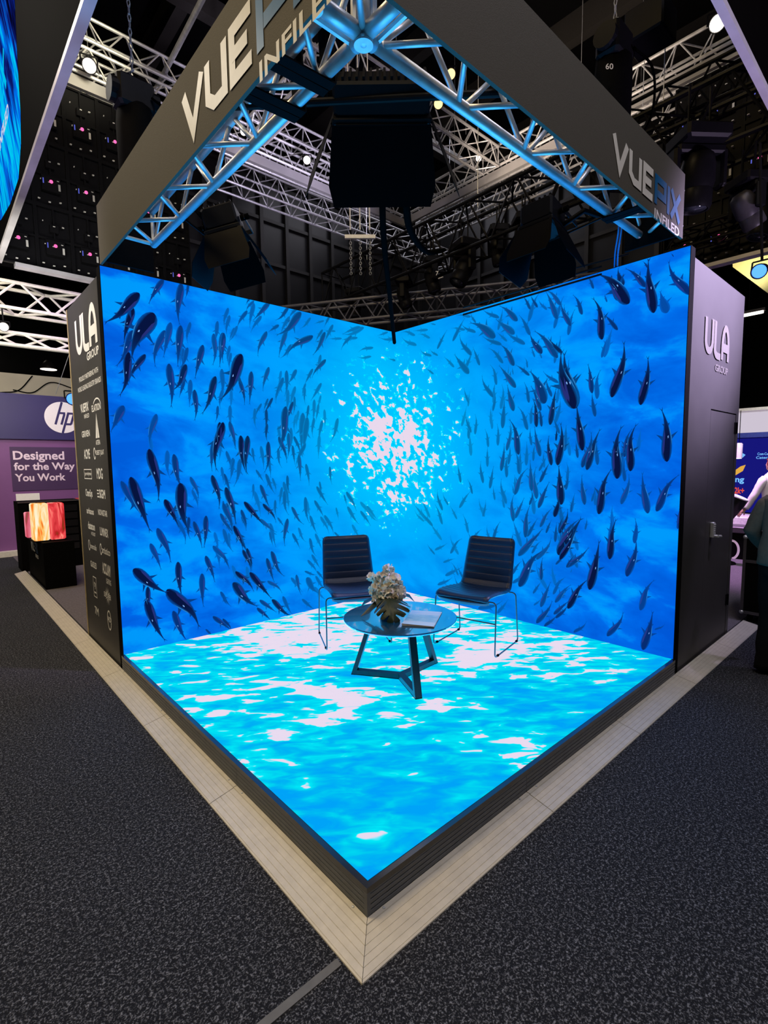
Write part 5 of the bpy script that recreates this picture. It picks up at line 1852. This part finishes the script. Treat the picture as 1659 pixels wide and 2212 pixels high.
# ================================================================== NEIGHBOURING STANDS, LEFT
YH = 10.4
M['violet'] = mat('deep_violet_board', (0.024, 0.016, 0.115), 0.5, 0, 0.04, 3)
M['purple'] = mat('purple_board', (0.20, 0.075, 0.25), 0.55, 0, 0.05, 3)
M['purple2'] = mat('dark_purple_board', (0.06, 0.024, 0.10), 0.55, 0, 0.05, 3)
M['palevinyl'] = mat('pale_pink_vinyl', (0.85, 0.7, 0.85), 0.5, 0, 0.02)
zh = P(10, 948, 1, YH).z
hb = thing('booth_wall', (1.9, YH + 0.1, 0), 'purple booth wall with a round white logo and a slogan', 'booth wall')
MB().box((-0.16, YH, 0.1), (4.2, YH + 0.2, zh)).build('wall_panel', 'purple', hb)
MB().box((-0.18, YH - 0.06, zh), (4.2, YH + 0.22, P(5, 848, 1, YH - 0.06).z)).build('header_panel', 'violet', hb)
MB().box((-0.2, YH - 0.14, 0.0), (4.2, YH + 0.2, 0.1)).build('base_board', 'whitepaint', hb)
MB().box((-0.55, YH + 0.05, 0.0), (-0.17, YH + 0.5, 2.9)).build('side_column', 'panel', hb)
a, b = P(20, 965, 1, YH), P(168, 1056, 1, YH)
MB().box((a.x, YH - 0.012, b.z), (3.2, YH, a.z)).build('slogan_panel', 'purple2', hb)
FH = frame((0, YH - 0.013, 0), (1, 0, 0), (0, 0, 1))
mb = MB()
for body, x0, y0, x1, y1 in (('Designed', 29, 975, 138, 999), ('for the Way', 31, 998.5, 161, 1021), ('You Work', 33, 1022, 141, 1040.5)):
    p, q = P(x0, y1, 1, YH - 0.013), P(x1, y0, 1, YH - 0.013)
    put_text(mb, body, FH, p.x, p.z, q.x - p.x, (q.z - p.z), 0.025)
mb.build('slogan', 'palevinyl', hb)
FH2 = frame((0, YH - 0.062, 0), (1, 0, 0), (0, 0, 1))
c = P(135, 902, 1, YH - 0.062)
R_ = 0.30
mb = MB()
poly(mb, arc(c.x, c.z, R_, R_, 0, 360, 48)[:-1], FH2, 0.002)
mb.build('logo', mat('white_logo_disc', (0.85, 0.82, 0.86), 0.5, 0, 0.02), hb)
mb = MB()
sl = 0.30


def sp(u, v):
    return (c.x + (u + v * sl) * R_, c.z + v * R_)


w_ = 0.13 * R_
for pts in ([(-0.28, 0.98), (-0.28, -0.46)], [(-0.28, 0.28), (0.02, 0.28), (0.05, 0.18), (0.05, -0.46)], [(0.25, 0.34), (0.25, -1.0)], [(0.25, 0.28), (0.55, 0.28), (0.58, 0.18), (0.58, -0.36), (0.54, -0.42), (0.25, -0.42)]):
    stroke(mb, [sp(u, v) for u, v in pts], w_, FH2, 0.004)
mb.build('logo_letters', 'violet', hb)
p, q = P(37, 1106, 1, YH), P(85, 1065, 1, YH)
MB().box((p.x, YH - 0.01, p.z - .1), (q.x, YH, q.z)).build('info_card', 'white', hb, label='blank white card')
p, q = P(164, 1100, 1, YH), P(172, 1075, 1, YH)
MB().box((p.x, YH - 0.01, p.z), (p.x + 0.3, YH, q.z)).build('info_card', mat('red_card', (0.6, 0.08, 0.10), 0.5), hb, label='red card')

# plinth with small curved video cubes
p = P(90, 1278, 2, 0.0)
px0, py0 = -0.012, 6.69
pz = P(86, 1174, 1, py0).z
pl = thing('display_plinth', (0.17, 7.35, 0), 'black display plinth with a small logo, by the left ramp', 'plinth')
MB().bbox((0.02, py0, 0.0065), (0.385, 8.08, pz), 0.004).build('body', 'black', pl)
mw, mbl = MB(), MB()
FP = frame((0.02, 0, 0), (0, -1, 0), (0, 0, 1))
vuepix(mw, mbl, FP, -7.72, 0.44, 0.60, 0.15)
mw.build('logo', 'white', pl, label='white letters')
mbl.build('logo', 'bluevinyl', pl, label='blue letters')


def fire_mat(name, stops, off):
    m, nt, out = new_mat(name)
    n = N(nt)
    x, y, z = n.sep(n.pos())
    k = n.noise(n.comb(n.math('MULTIPLY', x, 8.0), n.math('ADD', n.math('MULTIPLY', y, 3.0), off), n.math('MULTIPLY', z, 1.7)), 1.3, 3, 0.5, 1.3)
    c = n.ramp(k, stops)
    e = nt.nodes.new('ShaderNodeEmission')
    nt.links.new(c, e.inputs[0])
    nt.links.new(e.outputs[0], out.inputs[0])
    return m


M['fire'] = fire_mat('cream_and_orange_picture', [(0.30, rgb(120, 130, 30)), (0.40, rgb(255, 120, 40)), (0.50, rgb(255, 195, 100)), (0.62, rgb(255, 240, 200)), (0.75, rgb(255, 250, 235))], 0.0)
M['fire2'] = fire_mat('red_petal_picture', [(0.30, rgb(90, 60, 15)), (0.40, rgb(190, 35, 40)), (0.52, rgb(235, 70, 75)), (0.60, rgb(255, 120, 110)), (0.72, rgb(255, 205, 180))], 5.0)
M['fire3'] = fire_mat('pink_petal_picture', [(0.30, rgb(60, 80, 40)), (0.42, rgb(200, 70, 90)), (0.56, rgb(240, 130, 150)), (0.72, rgb(255, 200, 205))], 9.0)
ld = thing('led_display', (0.2, 7.0, pz), 'tabletop video cubes glowing orange on the black plinth', 'screen')
yd = 6.86
z0, z1 = pz + 0.012, P(100, 1087, 1, yd).z
xa, xm, xb_ = P(68, 1100, 1, yd).x, P(104, 1100, 1, yd).x, P(139, 1100, 1, yd).x
mb = MB().bbox((xa, yd, z0), (xm, yd + 0.22, z1), 0.015)
mb.build('screen', 'fire', ld)
mb = MB().bbox((xm + 0.004, yd, z0), (xb_, yd + 0.22, z1 - 0.004), 0.015)
mb.build('screen', 'fire2', ld)
xc0 = P(55, 1130, 1, yd + 0.5).x
mb = MB().bbox((xc0, yd + 0.5, z0), (xc0 + 0.14, yd + 0.64, P(60, 1107, 1, yd + 0.5).z), 0.012)
mb.build('screen', 'fire3', ld, label='smaller screen set back at the left')
MB().box((xa - 0.01, yd - 0.01, pz + 0.001), (xb_ + 0.01, yd + 0.68, pz + 0.012)).build('base_plate', 'black', ld)
mb = MB()
ys = 8.35
p, q = P(44, 1165, 1, ys), P(171, 1079, 1, ys)
mb.box((p.x, ys, 0.0065), (q.x, ys + 0.5, q.z))
cs = thing('equipment_rack', ((p.x + q.x) / 2, ys + .25, 0), 'black equipment rack standing behind the glowing cubes', 'rack')
mb.build('body', 'black', cs)
mb = MB()
for i in range(6):
    z = 0.3 + i * (q.z - 0.35) / 6
    mb.box((q.x - 0.34, ys - 0.012, z), (q.x - 0.04, ys, z + 0.10))
mb.build('rack_unit', 'shinyblack', cs)
MB().box((p.x, ys - 0.015, q.z - 0.015), (q.x, ys, q.z + 0.005)).build('edge_profile', 'greymetal', cs)

sp_ = P(157, 862, 1, 6.0)
spot_can(tuple(sp_), CAM + V(0.2, 0.2, -0.4), 'small lamp with a blue lens beside the left partition edge', 0.55, 'blueglow')
mb = MB().tube([sp_ + V(0.03, 0.05, 0.05), sp_ + V(0.25, 0.1, 0.35), sp_ + V(0.5, 0.1, 0.38)], 0.015, 6)
solo('lamp_bracket', mb, 'blackmetal', 'short bracket holding the blue lamp behind the left partition', 'bracket')
cable([P(0, 848, 1, 12.985), P(40, 843, 1, 12.985), P(70, 812, 1, 12.985)], 0.012, 'loose cable against the pale wall above the purple booth', 'rubber', 'cables on the pale wall')
cable([P(28, 842, 1, 12.985), P(70, 848, 1, 12.985), P(110, 826, 1, 12.985), P(160, 840, 1, 12.985)], 0.012, 'loose cable looping right against the pale wall above the purple booth', 'rubber', 'cables on the pale wall')
for px, lab in ((148, 'taut guy wire rising to the right above the round white logo'),):
    solo('guy_wire', MB().tube([P(120, 852, 1, 10.3), P(151, 760, 1, 9.8), P(170, 690, 1, 9.5)], 0.006, 5), 'steel', lab, 'wire')


def hall_lamp(loc, label, long=None):
    t = thing('hall_lamp', loc, label, 'ceiling lamp', 'lit lamps of the hall')
    L = Vector(loc)
    if long is None:
        MB().lathe([(0.0, 0.02), (0.32, 0.0), (0.36, 0.06), (0.2, 0.3), (0.08, 0.42), (0.0, 0.42)], 20, Matrix.Translation(L)).build('shade', 'greymetal', t, True)
        MB().lathe([(0.0, -0.02), (0.33, -0.008), (0.33, 0.0), (0.0, 0.012)], 20, Matrix.Translation(L)).build('diffuser', 'warmglow', t)
        MB().tube([L + V(0, 0, 0.42), V(L.x, L.y, 11.995)], 0.012, 5).build('rod', 'blackmetal', t)
    else:
        e = Vector(long)
        MB().bbox(L - e / 2 - V(.06, .06, 0.0), L + e / 2 + V(.06, .06, 0.08), 0.01).build('housing', 'greymetal', t)
        MB().tube([L - e / 2 - V(0, 0, 0.03), L + e / 2 - V(0, 0, 0.03)], 0.05, 10).build('tube', 'warmglow', t, True)
        MB().tube([L + V(0, 0, 0.08), V(L.x, L.y, 11.995)], 0.012, 5).build('rod', 'blackmetal', t)
    return t


hall_lamp(tuple(P(105, 798, 1, 27)), 'round warm lamp far off at the left, above the purple booth')
hall_lamp(tuple(P(1617, 677, 0, 18)), 'warm tube lamp at the right just beyond the top of the lilac wall', (0.05, 0.75, 0))
hall_lamp(tuple(P(20, 1110, 1, 30) * 0 + V(2.5, 30, 9.2)), 'round warm lamp far behind the left trusses, mostly hidden')

# ================================================================== NEIGHBOURING STANDS, RIGHT
XS = 10.0
M['boothblue'] = emit('royal_blue_screen', rgb(22, 22, 120), 1.0)
M['lblue'] = emit('light_blue_screen_text', rgb(120, 190, 255), 1.0)
M['lred'] = emit('coral_screen_text', rgb(225, 80, 60), 1.0)
M['lyel'] = emit('golden_screen_picture', rgb(225, 170, 70), 1.0)
M['lightbox'] = emit('white_lightbox', rgb(205, 195, 210), 1.0)
M['boothbeam'] = mat('blue_fascia_beam', (0.05, 0.08, 0.4), 0.5)
M['whitecounter'] = mat('white_counter', (0.75, 0.74, 0.78), 0.4)
zt = P(1590, 948, 0, XS).z
zb = P(1595, 1106, 0, XS).z
scr = thing('video_wall', (XS + 0.06, 0.3, 0.0), 'royal blue booth screen with food pictures, behind the two people at right', 'screen')
MB().box((XS, -1.6, zb), (XS + 0.12, 2.2, zt)).build('screen', 'boothblue', scr)
FS = frame((XS - 0.001, 0, 0), (0, -1, 0), (0, 0, 1))


def srect(x0, y0, x1, y1):
    p, q = P(x0, y1, 0, XS), P(x1, y0, 0, XS)
    return -p.y, p.z, (-q.y + p.y), (q.z - p.z)


mb = MB()
x, z, w, h = srect(1569, 1029, 1608, 1045)
put_text(mb, 'Catering', FS, x - 0.25, z, w + 0.25, h, 0.03)
x, z, w, h = srect(1636, 977, 1672, 985)
put_text(mb, 'Cost-Cutting', FS, x, z, w, h, 0.02)
x, z, w, h = srect(1633, 985, 1672, 993)
put_text(mb, 'Catering', FS, x, z, w, h, 0.02)
mb.build('lettering', 'lblue', scr)
mb = MB()
x, z, w, h = srect(1586, 1053, 1608, 1066)
put_text(mb, '2k+', FS, x, z, w, h, 0.03)
mb.build('lettering', 'lred', scr, label='coral lettering')
mb = MB()
x, z, w, h = srect(1583, 1004, 1611, 1026)
poly(mb, [(x, z), (x + w * .2, z - h * .05), (x + w * .8, z + h * .4), (x + w, z + h), (x + w * .6, z + h * .85), (x + w * .1, z + h * .4)], FS, 0.003)
mb.build('food_picture', 'lyel', scr)
mb = MB()
x, z, w, h = srect(1592, 976, 1611, 991)
poly(mb, [(x, z + h * .5), (x + w * .55, z), (x + w, z + h * .55), (x + w * .4, z + h)], FS, 0.003)
mb.build('card_picture', 'lblue', scr)
z1_ = P(1590, 893, 0, XS - .15).z
lbx = thing('light_box', (XS, 0.3, zt + 0.12), 'white glowing panels on a blue beam above the royal blue screen', 'light box')
yy = P(1640, 920, 0, XS - .15).y
MB().box((XS - 0.15, yy + 0.01, zt + 0.10), (XS + 0.05, 2.2, z1_)).build('panel', 'lightbox', lbx)
MB().box((XS - 0.15, -1.6, zt + 0.10), (XS + 0.05, yy - 0.01, z1_)).build('panel', 'lightbox', lbx)
MB().box((XS - 0.17, -1.6, zt + 0.01), (XS + 0.05, 2.2, zt + 0.095)).build('beam', 'boothbeam', lbx)
MB().box((XS - 0.4, -1.6, z1_ + 0.01), (XS + 0.05, 2.2, z1_ + 0.06)).build('top_rail', 'whitepaint', lbx)
mb = MB().bbox((XS - 0.8, -1.6, 0.24), (XS - 0.02, 2.0, zb - 0.02), 0.01)
ct = thing('counter', (XS - .4, 0.2, 0), 'white counter under the royal blue screen', 'counter')
mb.build('top', 'whitecounter', ct)
MB().box((XS - 0.7, -1.5, 0.0065), (XS - 0.05, 1.9, 0.24)).build('base', 'panel', ct)
p = P(1595, 990, 0, 9.3)
pd = thing('pendant_lamp', p, 'small white cylinder lamp hanging before the royal blue screen', 'lamp')
MB().lathe([(0.0, 0.0), (0.055, 0.0), (0.055, 0.24), (0.04, 0.26), (0.0, 0.26)], 16, Matrix.Translation(p)).build('shade', 'whitecounter', pd, 'auto')
MB().lathe([(0.0, -0.008), (0.045, -0.004), (0.045, 0.0), (0.0, 0.0)], 16, Matrix.Translation(p)).build('bulb', 'warmglow', pd)
MB().tube([p + V(0, 0, 0.26), V(p.x, p.y, z1_)], 0.006, 5).build('cord', 'rubber', pd)
q = V(8.75, 0.93, 0)
bp_ = thing('display_plinth', (9.0, 1.15, 0), 'black plinth with a round white mark, beyond the lilac wall', 'plinth')
hz = P(1600, 1152, 0, 8.75).z
MB().bbox((8.75, 0.80, 0.0065), (9.2, 1.6, hz), 0.006).build('body', 'black', bp_)
MB().bbox((8.72, 0.84, hz), (9.2, 1.6, hz + 0.10), 0.01).build('top', 'greymetal', bp_)
mb = MB()
cc = P(1580, 1187, 0, 8.75)
FPB = frame((8.748, 0, 0), (0, -1, 0), (0, 0, 1))
stroke(mb, arc(-cc.y, cc.z, 0.10, 0.15, 110, -80, 14), 0.035, FPB)
mb.build('mark', 'white', bp_)
c = P(1590, 1088, 0, 8.2)
ax = V(0.0, -0.42, 0.9).normalized()
bt_ = thing('tilted_monitor', (c.x, c.y, hz + 0.10), 'black drum shaped device with a white rim, behind the lilac wall edge', 'device')
rotm = Matrix.Translation(c) @ ax.to_track_quat('Z', 'Y').to_matrix().to_4x4() @ Matrix.Scale(0.78, 4)
MB().lathe([(0.0, -0.42), (0.06, -0.42), (0.10, -0.30), (0.15, 0.0), (0.155, 0.13), (0.0, 0.13)], 20, rotm).build('body', 'shinyblack', bt_, 'auto')
MB().lathe([(0.0, 0.131), (0.155, 0.131), (0.155, 0.15), (0.0, 0.155)], 20, rotm).build('rim', 'whitecounter', bt_, 'auto')
q = V(c.x, c.y, 0)
MB().tube([V(c.x, c.y + 0.16, 0.0065), V(c.x, c.y + 0.16, 0.35), c - ax * 0.40], 0.04, 10).lathe([(0.0, 0.0065), (0.2, 0.0065), (0.19, 0.03), (0.0, 0.035)], 20, Matrix.Translation((c.x, c.y + 0.16, 0))).build('stand', 'black', bt_)

# flight case
fc = thing('flight_case', (5.35, -0.38, 0), 'tall black flight case with metal corners, beside the standing person', 'case')
x0, x1, y0, y1, z0, z1 = 4.97, 5.6, -0.72, 0.02, 0.10, 0.86
MB().bbox((x0, y0, z0), (x1, y1, z1), 0.008).build('body', 'black', fc)
mb = MB()
for x in (x0, x1):
    for y in (y0, y1):
        mb.box((x - 0.012, y - 0.012, z0), (x + 0.012, y + 0.012, z1))
for z in (z0, z1, 0.62):
    mb.box((x0 - 0.01, y0 - 0.01, z - 0.014), (x1 + 0.01, y1 + 0.01, z + 0.014))
mb.build('edge_trim', 'greymetal', fc)
for x in (x0, x1):
    for y in (y0, y1):
        for z in (z0, z1):
            MB().sphere((x, y, z), 0.022, 10, 8).build('ball_corner', 'steel', fc, True)
for x in (x0 + 0.06, x1 - 0.06):
    for y in (y0 + 0.06, y1 - 0.06):
        MB().tube([(x, y - 0.018, 0.045), (x, y + 0.018, 0.045)], 0.045, 14).box((x - 0.03, y - 0.03, 0.075), (x + 0.03, y + 0.03, z0)).build('caster', 'rubber', fc)
MB().bbox((x0 - 0.03, -0.30, 0.58), (x0 - 0.005, -0.14, 0.66), 0.006).build('latch', 'steel', fc)

# yellow lit board with hexagon end, high at the right
M['yellowboard'] = mat('cream_yellow_board', (0.8, 0.72, 0.36), 0.5, 0, 0.04)
yb = [P(1582, 562, 0, 11.0), P(1592, 548, 0, 11.0), P(1668, 528, 0, 11.0), P(1668, 640, 0, 11.0), P(1583, 577, 0, 11.0)]
mb = MB()
n_ = len(yb)
mb.add(yb + [q + V(0.12, 0, 0) for q in yb], [tuple(range(n_)), tuple(range(2 * n_ - 1, n_ - 1, -1))] + [(i, n_ + i, n_ + (i + 1) % n_, (i + 1) % n_) for i in range(n_)])
solo('hanging_board', mb, 'yellowboard', 'cream yellow angular board hanging at the right behind the blue lens lamp', 'board')
spot('yellow_board_lamp', tuple(P(1622, 575, 0, 10.2)), tuple(P(1615, 572, 0, 11.0)), 55, (1.0, 0.9, 0.55), 100, 1.0, 0.1)


# ================================================================== PEOPLE
def skin_mesh(name, joints, edges, mats, parent, root=0, sub=2):
    """joints: list of (Vector, rx, ry)"""
    me = bpy.data.meshes.new(name)
    me.from_pydata([j[0] for j in joints], edges, [])
    o = bpy.data.objects.new(name, me)
    link(o)
    md = o.modifiers.new('Skin', 'SKIN')
    md.use_smooth_shade = True
    md.branch_smoothing = 0.6
    sv = me.skin_vertices[0].data
    for i, j in enumerate(joints):
        sv[i].radius = (j[1], j[2])
        sv[i].use_root = (i == root)
    ss = o.modifiers.new('Sub', 'SUBSURF')
    ss.levels = sub
    ss.render_levels = sub
    dg = bpy.context.evaluated_depsgraph_get()
    m2 = bpy.data.meshes.new_from_object(o.evaluated_get(dg))
    bpy.data.objects.remove(o)
    bpy.data.meshes.remove(me)
    m2.name = name
    m2.materials.clear()
    m2.materials.append(M[mats] if isinstance(mats, str) else mats)
    m2.polygons.foreach_set('use_smooth', [True] * len(m2.polygons))
    o = bpy.data.objects.new(name, m2)
    link(o)
    o.parent = parent
    return o


M['skin'] = mat('skin', (0.55, 0.33, 0.24), 0.5, 0, 0.05, 40)


def person(loc, facing, label, H, lean, arms, cloth_top, cloth_bot, hair_m, shoe_m, collar=True):
    t = thing('person', loc, label, 'person', None, facing)
    k = H / 1.75
    pel = V(0, 0, 0.94 * k)
    s1 = pel + V(lean * 0.25, 0, 0.20 * k)
    s2 = pel + V(lean * 0.65, 0, 0.38 * k)
    neck = pel + V(lean * 1.0, 0, 0.54 * k)
    hd = neck + V(lean * 0.35 + 0.02, 0, 0.12 * k)
    top = hd + V(0.012, 0, 0.11 * k)
    J, E = [], []

    def add(p, rx, ry=None, par=None):
        J.append((Vector(p), rx * k, (ry or rx) * k))
        if par is not None:
            E.append((par, len(J) - 1))
        return len(J) - 1
    a = add(pel, 0.115, 0.145)
    b = add(s1, 0.10, 0.125, a)
    c = add(s2, 0.115, 0.155, b)
    d = add(neck, 0.055, 0.06, c)
    e = add(neck + (hd - neck) * 0.45, 0.052, 0.055, d)
    f = add(hd, 0.088, 0.075, e)
    g = add(top, 0.078, 0.066, f)
    add(hd + V(0.105, 0, -0.02) * k, 0.014, 0.013, f)      # nose
    add(hd + V(0.075, 0, -0.085) * k, 0.030, 0.034, f)    # chin
    for sg in (-1, 1):
        add(hd + V(-0.01, sg * 0.085, -0.015) * k, 0.012, 0.022, f)   # ears
    hands = []
    for sg in (-1, 1):
        sh, el, wr, hnd = arms[sg]
        i = add(s2 + V(-0.005, sg * 0.165 * k, 0.05 * k), 0.046, None, c)
        i2 = add(pel + Vector(el) * k, 0.043, None, i)
        i3 = add(pel + Vector(wr) * k, 0.029, None, i2)
        w = pel + Vector(wr) * k
        hv = Vector(hnd).normalized()
        pc = w + hv * 0.055 * k
        ip = add(pc, 0.024, 0.034, i3)
        hands.append((w, hv, sg))
        # five fingers, rooted in the palm
        lat = hv.cross(V(0, 1, 0) if abs(hv.y) < 0.8 else V(1, 0, 0)).normalized()
        curl = lat.cross(hv) * (-sg)
        for fi, (off, ln) in enumerate(((-0.030, 0.068), (-0.010, 0.078), (0.010, 0.073), (0.029, 0.058))):
            k0 = add(w + (hv * 0.095 + lat * off) * k, 0.0105, None, ip)
            k1 = add(w + (hv * (0.095 + ln * 0.55) + lat * off * 1.1 + curl * 0.010) * k, 0.0092, None, k0)
            add(w + (hv * (0.095 + ln * 0.95) + lat * off * 1.15 + curl * 0.030) * k, 0.0078, None, k1)
        k0 = add(w + (hv * 0.045 + lat * -0.040 + curl * 0.012) * k, 0.0115, None, ip)
        add(w + (hv * 0.080 + lat * -0.062 + curl * 0.022) * k, 0.0095, None, k0)
    legs = []
    for sg in (-1, 1):
        hp_ = V(0.0, sg * 0.095, 0.88) * k
        kn = V(0.02, sg * 0.10, 0.48) * k
        an = V(-0.03, sg * 0.10, 0.085) * k
        i = add(hp_, 0.088, None, a)
        i = add(kn, 0.056, None, i)
        i = add(V(-0.015, sg * 0.10, 0.33) * k, 0.054, None, i)
        i = add(an, 0.036, None, i)
        add(an + V(0.12, sg * 0.012, -0.045) * k, 0.030, 0.040, i)
        legs.append((hp_, kn, an))
    skin_mesh('body', J, E, 'skin', t)
    # garments: lofted rings that follow the body, with shallow folds
    def loft(mb, rings, n=28, cap=True):
        """rings: (centre, depth half-axis, width half-axis, axis normal)"""
        vs = []
        for c_, dx, dy, ax in rings:
            ax = Vector(ax).normalized()
            yv = V(0, 1, 0) - ax * ax.y
            yv = yv.normalized() if yv.length > 0.2 else V(1, 0, 0)
            xv = yv.cross(ax)
            for q in range(n):
                a_ = 2 * PI * q / n
                vs.append(c_ + xv * (dx * math.cos(a_)) + yv * (dy * math.sin(a_)))
        vs = [p_ + (p_ - V(0, 0, p_.z)).normalized() * (0.010 * mnoise.noise(p_ * 9.0) + 0.006 * mnoise.noise(V(p_.x * 6, p_.y * 6, p_.z * 22))) * k for p_ in vs]
        fs = []
        for i in range(len(rings) - 1):
            for q in range(n):
                r_ = (q + 1) % n
                fs.append((i * n + q, i * n + r_, (i + 1) * n + r_, (i + 1) * n + q))
        if cap:
            fs.append(tuple(range(n - 1, -1, -1)))
            fs.append(tuple((len(rings) - 1) * n + q for q in range(n)))
        mb.add(vs, fs)

    def dense(rings, m):
        out = []
        for (c0_, a0, b0, n0_), (c1_, a1, b1, n1_) in zip(rings, rings[1:]):
            for q in range(m):
                f_ = q / m
                g_ = f_ * f_ * (3 - 2 * f_) * 0.5 + f_ * 0.5
                out.append((Vector(c0_).lerp(c1_, f_), a0 + (a1 - a0) * g_, b0 + (b1 - b0) * g_, Vector(n0_).lerp(n1_, f_)))
        out.append(rings[-1])
        return out
    mb = MB()
    Z = V(0, 0, 1)
    hem = -0.05 if collar else -0.02
    fat = 1.0 if collar else 0.9
    loft(mb, dense([(pel + V(-0.005, 0, hem * k), 0.138 * k * fat, 0.196 * k * fat, Z), (pel + V(0, 0, 0.05 * k), 0.136 * k * fat, 0.188 * k * fat, Z), (s1, 0.138 * k * fat, 0.185 * k * fat, Z),
                    (s2 + V(-0.01, 0, -0.02 * k), 0.148 * k * fat, 0.205 * k * fat, Z), (s2 + V(-0.004, 0, 0.085 * k), 0.125 * k * fat, 0.212 * k * fat, Z), (neck + V(-0.006, 0, -0.035 * k), 0.092 * k, 0.135 * k, Z), (neck + V(0, 0, 0.012 * k), 0.066 * k, 0.070 * k, Z)], 5), 30)
    for sg in (-1, 1):
        sh, el, wr, hnd = arms[sg]
        p0_ = s2 + V(-0.004, sg * 0.165 * k, 0.065 * k)
        p1_ = pel + Vector(el) * k
        p2_ = p1_.lerp(pel + Vector(wr) * k, 0.95)
        d0_, d1_ = (p1_ - p0_).normalized(), (p2_ - p1_).normalized()
        loft(mb, dense([(p0_ - d0_ * 0.03, 0.05 * k, 0.05 * k, d0_), (p0_ + d0_ * 0.03, 0.078 * k * fat, 0.078 * k * fat, d0_), (p0_.lerp(p1_, 0.6), 0.068 * k * fat, 0.07 * k * fat, d0_), (p1_, 0.062 * k * fat, 0.062 * k * fat, d0_ + d1_), (p1_.lerp(p2_, 0.5), 0.056 * k * fat, 0.056 * k * fat, d1_), (p2_, 0.046 * k, 0.046 * k, d1_)], 4), 18)
    mb.build('jacket' if collar else 'shirt', cloth_top, t, True, local=True)
    if collar:
        mb = MB()
        n = 18
        cc = neck + V(-0.006, 0, 0.012)
        mb.tube([cc + V(0.062 * math.cos(q * 2 * PI / n), 0.066 * math.sin(q * 2 * PI / n), 0.010 - 0.015 * math.cos(q * 2 * PI / n)) * k for q in range(n)], 0.016 * k, 8, True)
        mb.build('collar', cloth_top, t, True, local=True)
    mb = MB()
    loft(mb, dense([(pel + V(0, 0, 0.03 * k), 0.122 * k, 0.165 * k, Z), (pel + V(-0.005, 0, -0.06 * k), 0.130 * k, 0.182 * k, Z), (pel + V(-0.005, 0, -0.13 * k), 0.122 * k, 0.178 * k, Z), (pel + V(0, 0, -0.17 * k), 0.08 * k, 0.13 * k, Z)], 4), 28)
    for hp_, kn, an in legs:
        lg = [(hp_ + V(0, 0, -0.01), 0.105 * k, 0.095 * k, Z), (hp_.lerp(kn, 0.5), 0.092 * k, 0.086 * k, Z), (kn, 0.078 * k, 0.076 * k, Z), (kn.lerp(an, 0.5), 0.074 * k, 0.07 * k, Z), (an + V(0.012, 0, -0.045 * k), 0.074 * k, 0.066 * k, Z)]
        loft(mb, dense(lg, 6), 20)
    mb.build('trousers', cloth_bot, t, True, local=True)
    for hp_, kn, an in legs:
        o = skin_mesh('shoe', [(an + V(-0.03, 0, -0.035) * k, 0.044 * k, 0.05 * k), (an + V(0.05, 0, -0.042) * k, 0.046 * k, 0.040 * k), (an + V(0.17, 0, -0.052) * k, 0.046 * k, 0.030 * k)], [(0, 1), (1, 2)], shoe_m, t)
        for v in o.data.vertices:
            v.co.z = max(0.0012, v.co.z)
    # hair: cap over skull
    mb = MB()
    hc = hd + V(-0.012, 0, 0.045) * k
    n0 = len(mb.v)
    mb.sphere(hc, 0.108 * k, 20, 12, (1.0, 0.86, 1.02))
    o = mb.build('hair', hair_m, t, True, local=True)
    for v in o.data.vertices:
        rel = v.co - hc
        if rel.x > 0.02 * k and rel.z < 0.035 * k:      # open the face
            v.co.x = hc.x + 0.02 * k
        if rel.z < -0.07 * k:
            v.co.z = hc.z - 0.07 * k
    # eyes and mouth
    for sg in (-1, 1):
        MB().sphere(hd + V(0.080, sg * 0.032, 0.012) * k, 0.011 * k, 10, 8).build('eye', mat('eye', (0.2, 0.16, 0.14), 0.2), t, True, local=True)
    MB().bbox(hd + V(0.086, -0.022, -0.056) * k, hd + V(0.096, 0.022, -0.047) * k, 0.003).build('mouth', mat('lips', (0.4, 0.14, 0.12), 0.5), t, True, local=True)
    return t


M['jacketcloth'] = mat('olive_grey_jacket_cloth', (0.095, 0.082, 0.062), 0.8, 0, 0.15, 35, 0.15)
M['trouserblack'] = mat('black_trouser_cloth', (0.004, 0.004, 0.005), 0.85, 0, 0.2, 40, 0.1, spec=0.15)
M['shirtwhite'] = mat('white_shirt_cloth', (0.72, 0.70, 0.72), 0.8, 0, 0.05, 30, 0.1)
M['hairred'] = mat('auburn_hair', (0.22, 0.05, 0.03), 0.5, 0, 0.3, 60)
M['hairdark'] = mat('dark_brown_hair', (0.03, 0.02, 0.015), 0.5, 0, 0.3, 60)
pa = PD(1683, 1470, 3.80)
fdir = (_r * 0.9 + fh * 0.42).normalized()
person((pa.x, pa.y, 0.0), math.atan2(fdir.y, fdir.x), 'person in a dark jacket and black trousers at the right edge, back to us', 1.66, 0.10,
       {-1: (0, (0.02, -0.27, 0.20), (0.20, -0.24, 0.0), (0.7, 0.15, -0.7)), 1: (0, (0.02, 0.27, 0.20), (0.20, 0.24, 0.02), (0.7, -0.15, -0.7))}, 'jacketcloth', 'trouserblack', 'hairdark', 'black')
pb = PD(1668, 1100, 8.0)
fdir = (fh * 0.95 - _r * 0.1).normalized()
person((pb.x, pb.y, 0.0), math.atan2(fdir.y, fdir.x), 'person with red hair and white shirt before the royal blue screen', 1.68, 0.02,
       {-1: (0, (0.05, -0.27, 0.20), (0.25, -0.25, 0.05), (0.8, 0.1, -0.5)), 1: (0, (0.05, 0.30, 0.16), (0.12, 0.38, -0.06), (0.5, 0.35, -0.6))}, 'shirtwhite', 'trouserblack', 'hairred', 'black', False)
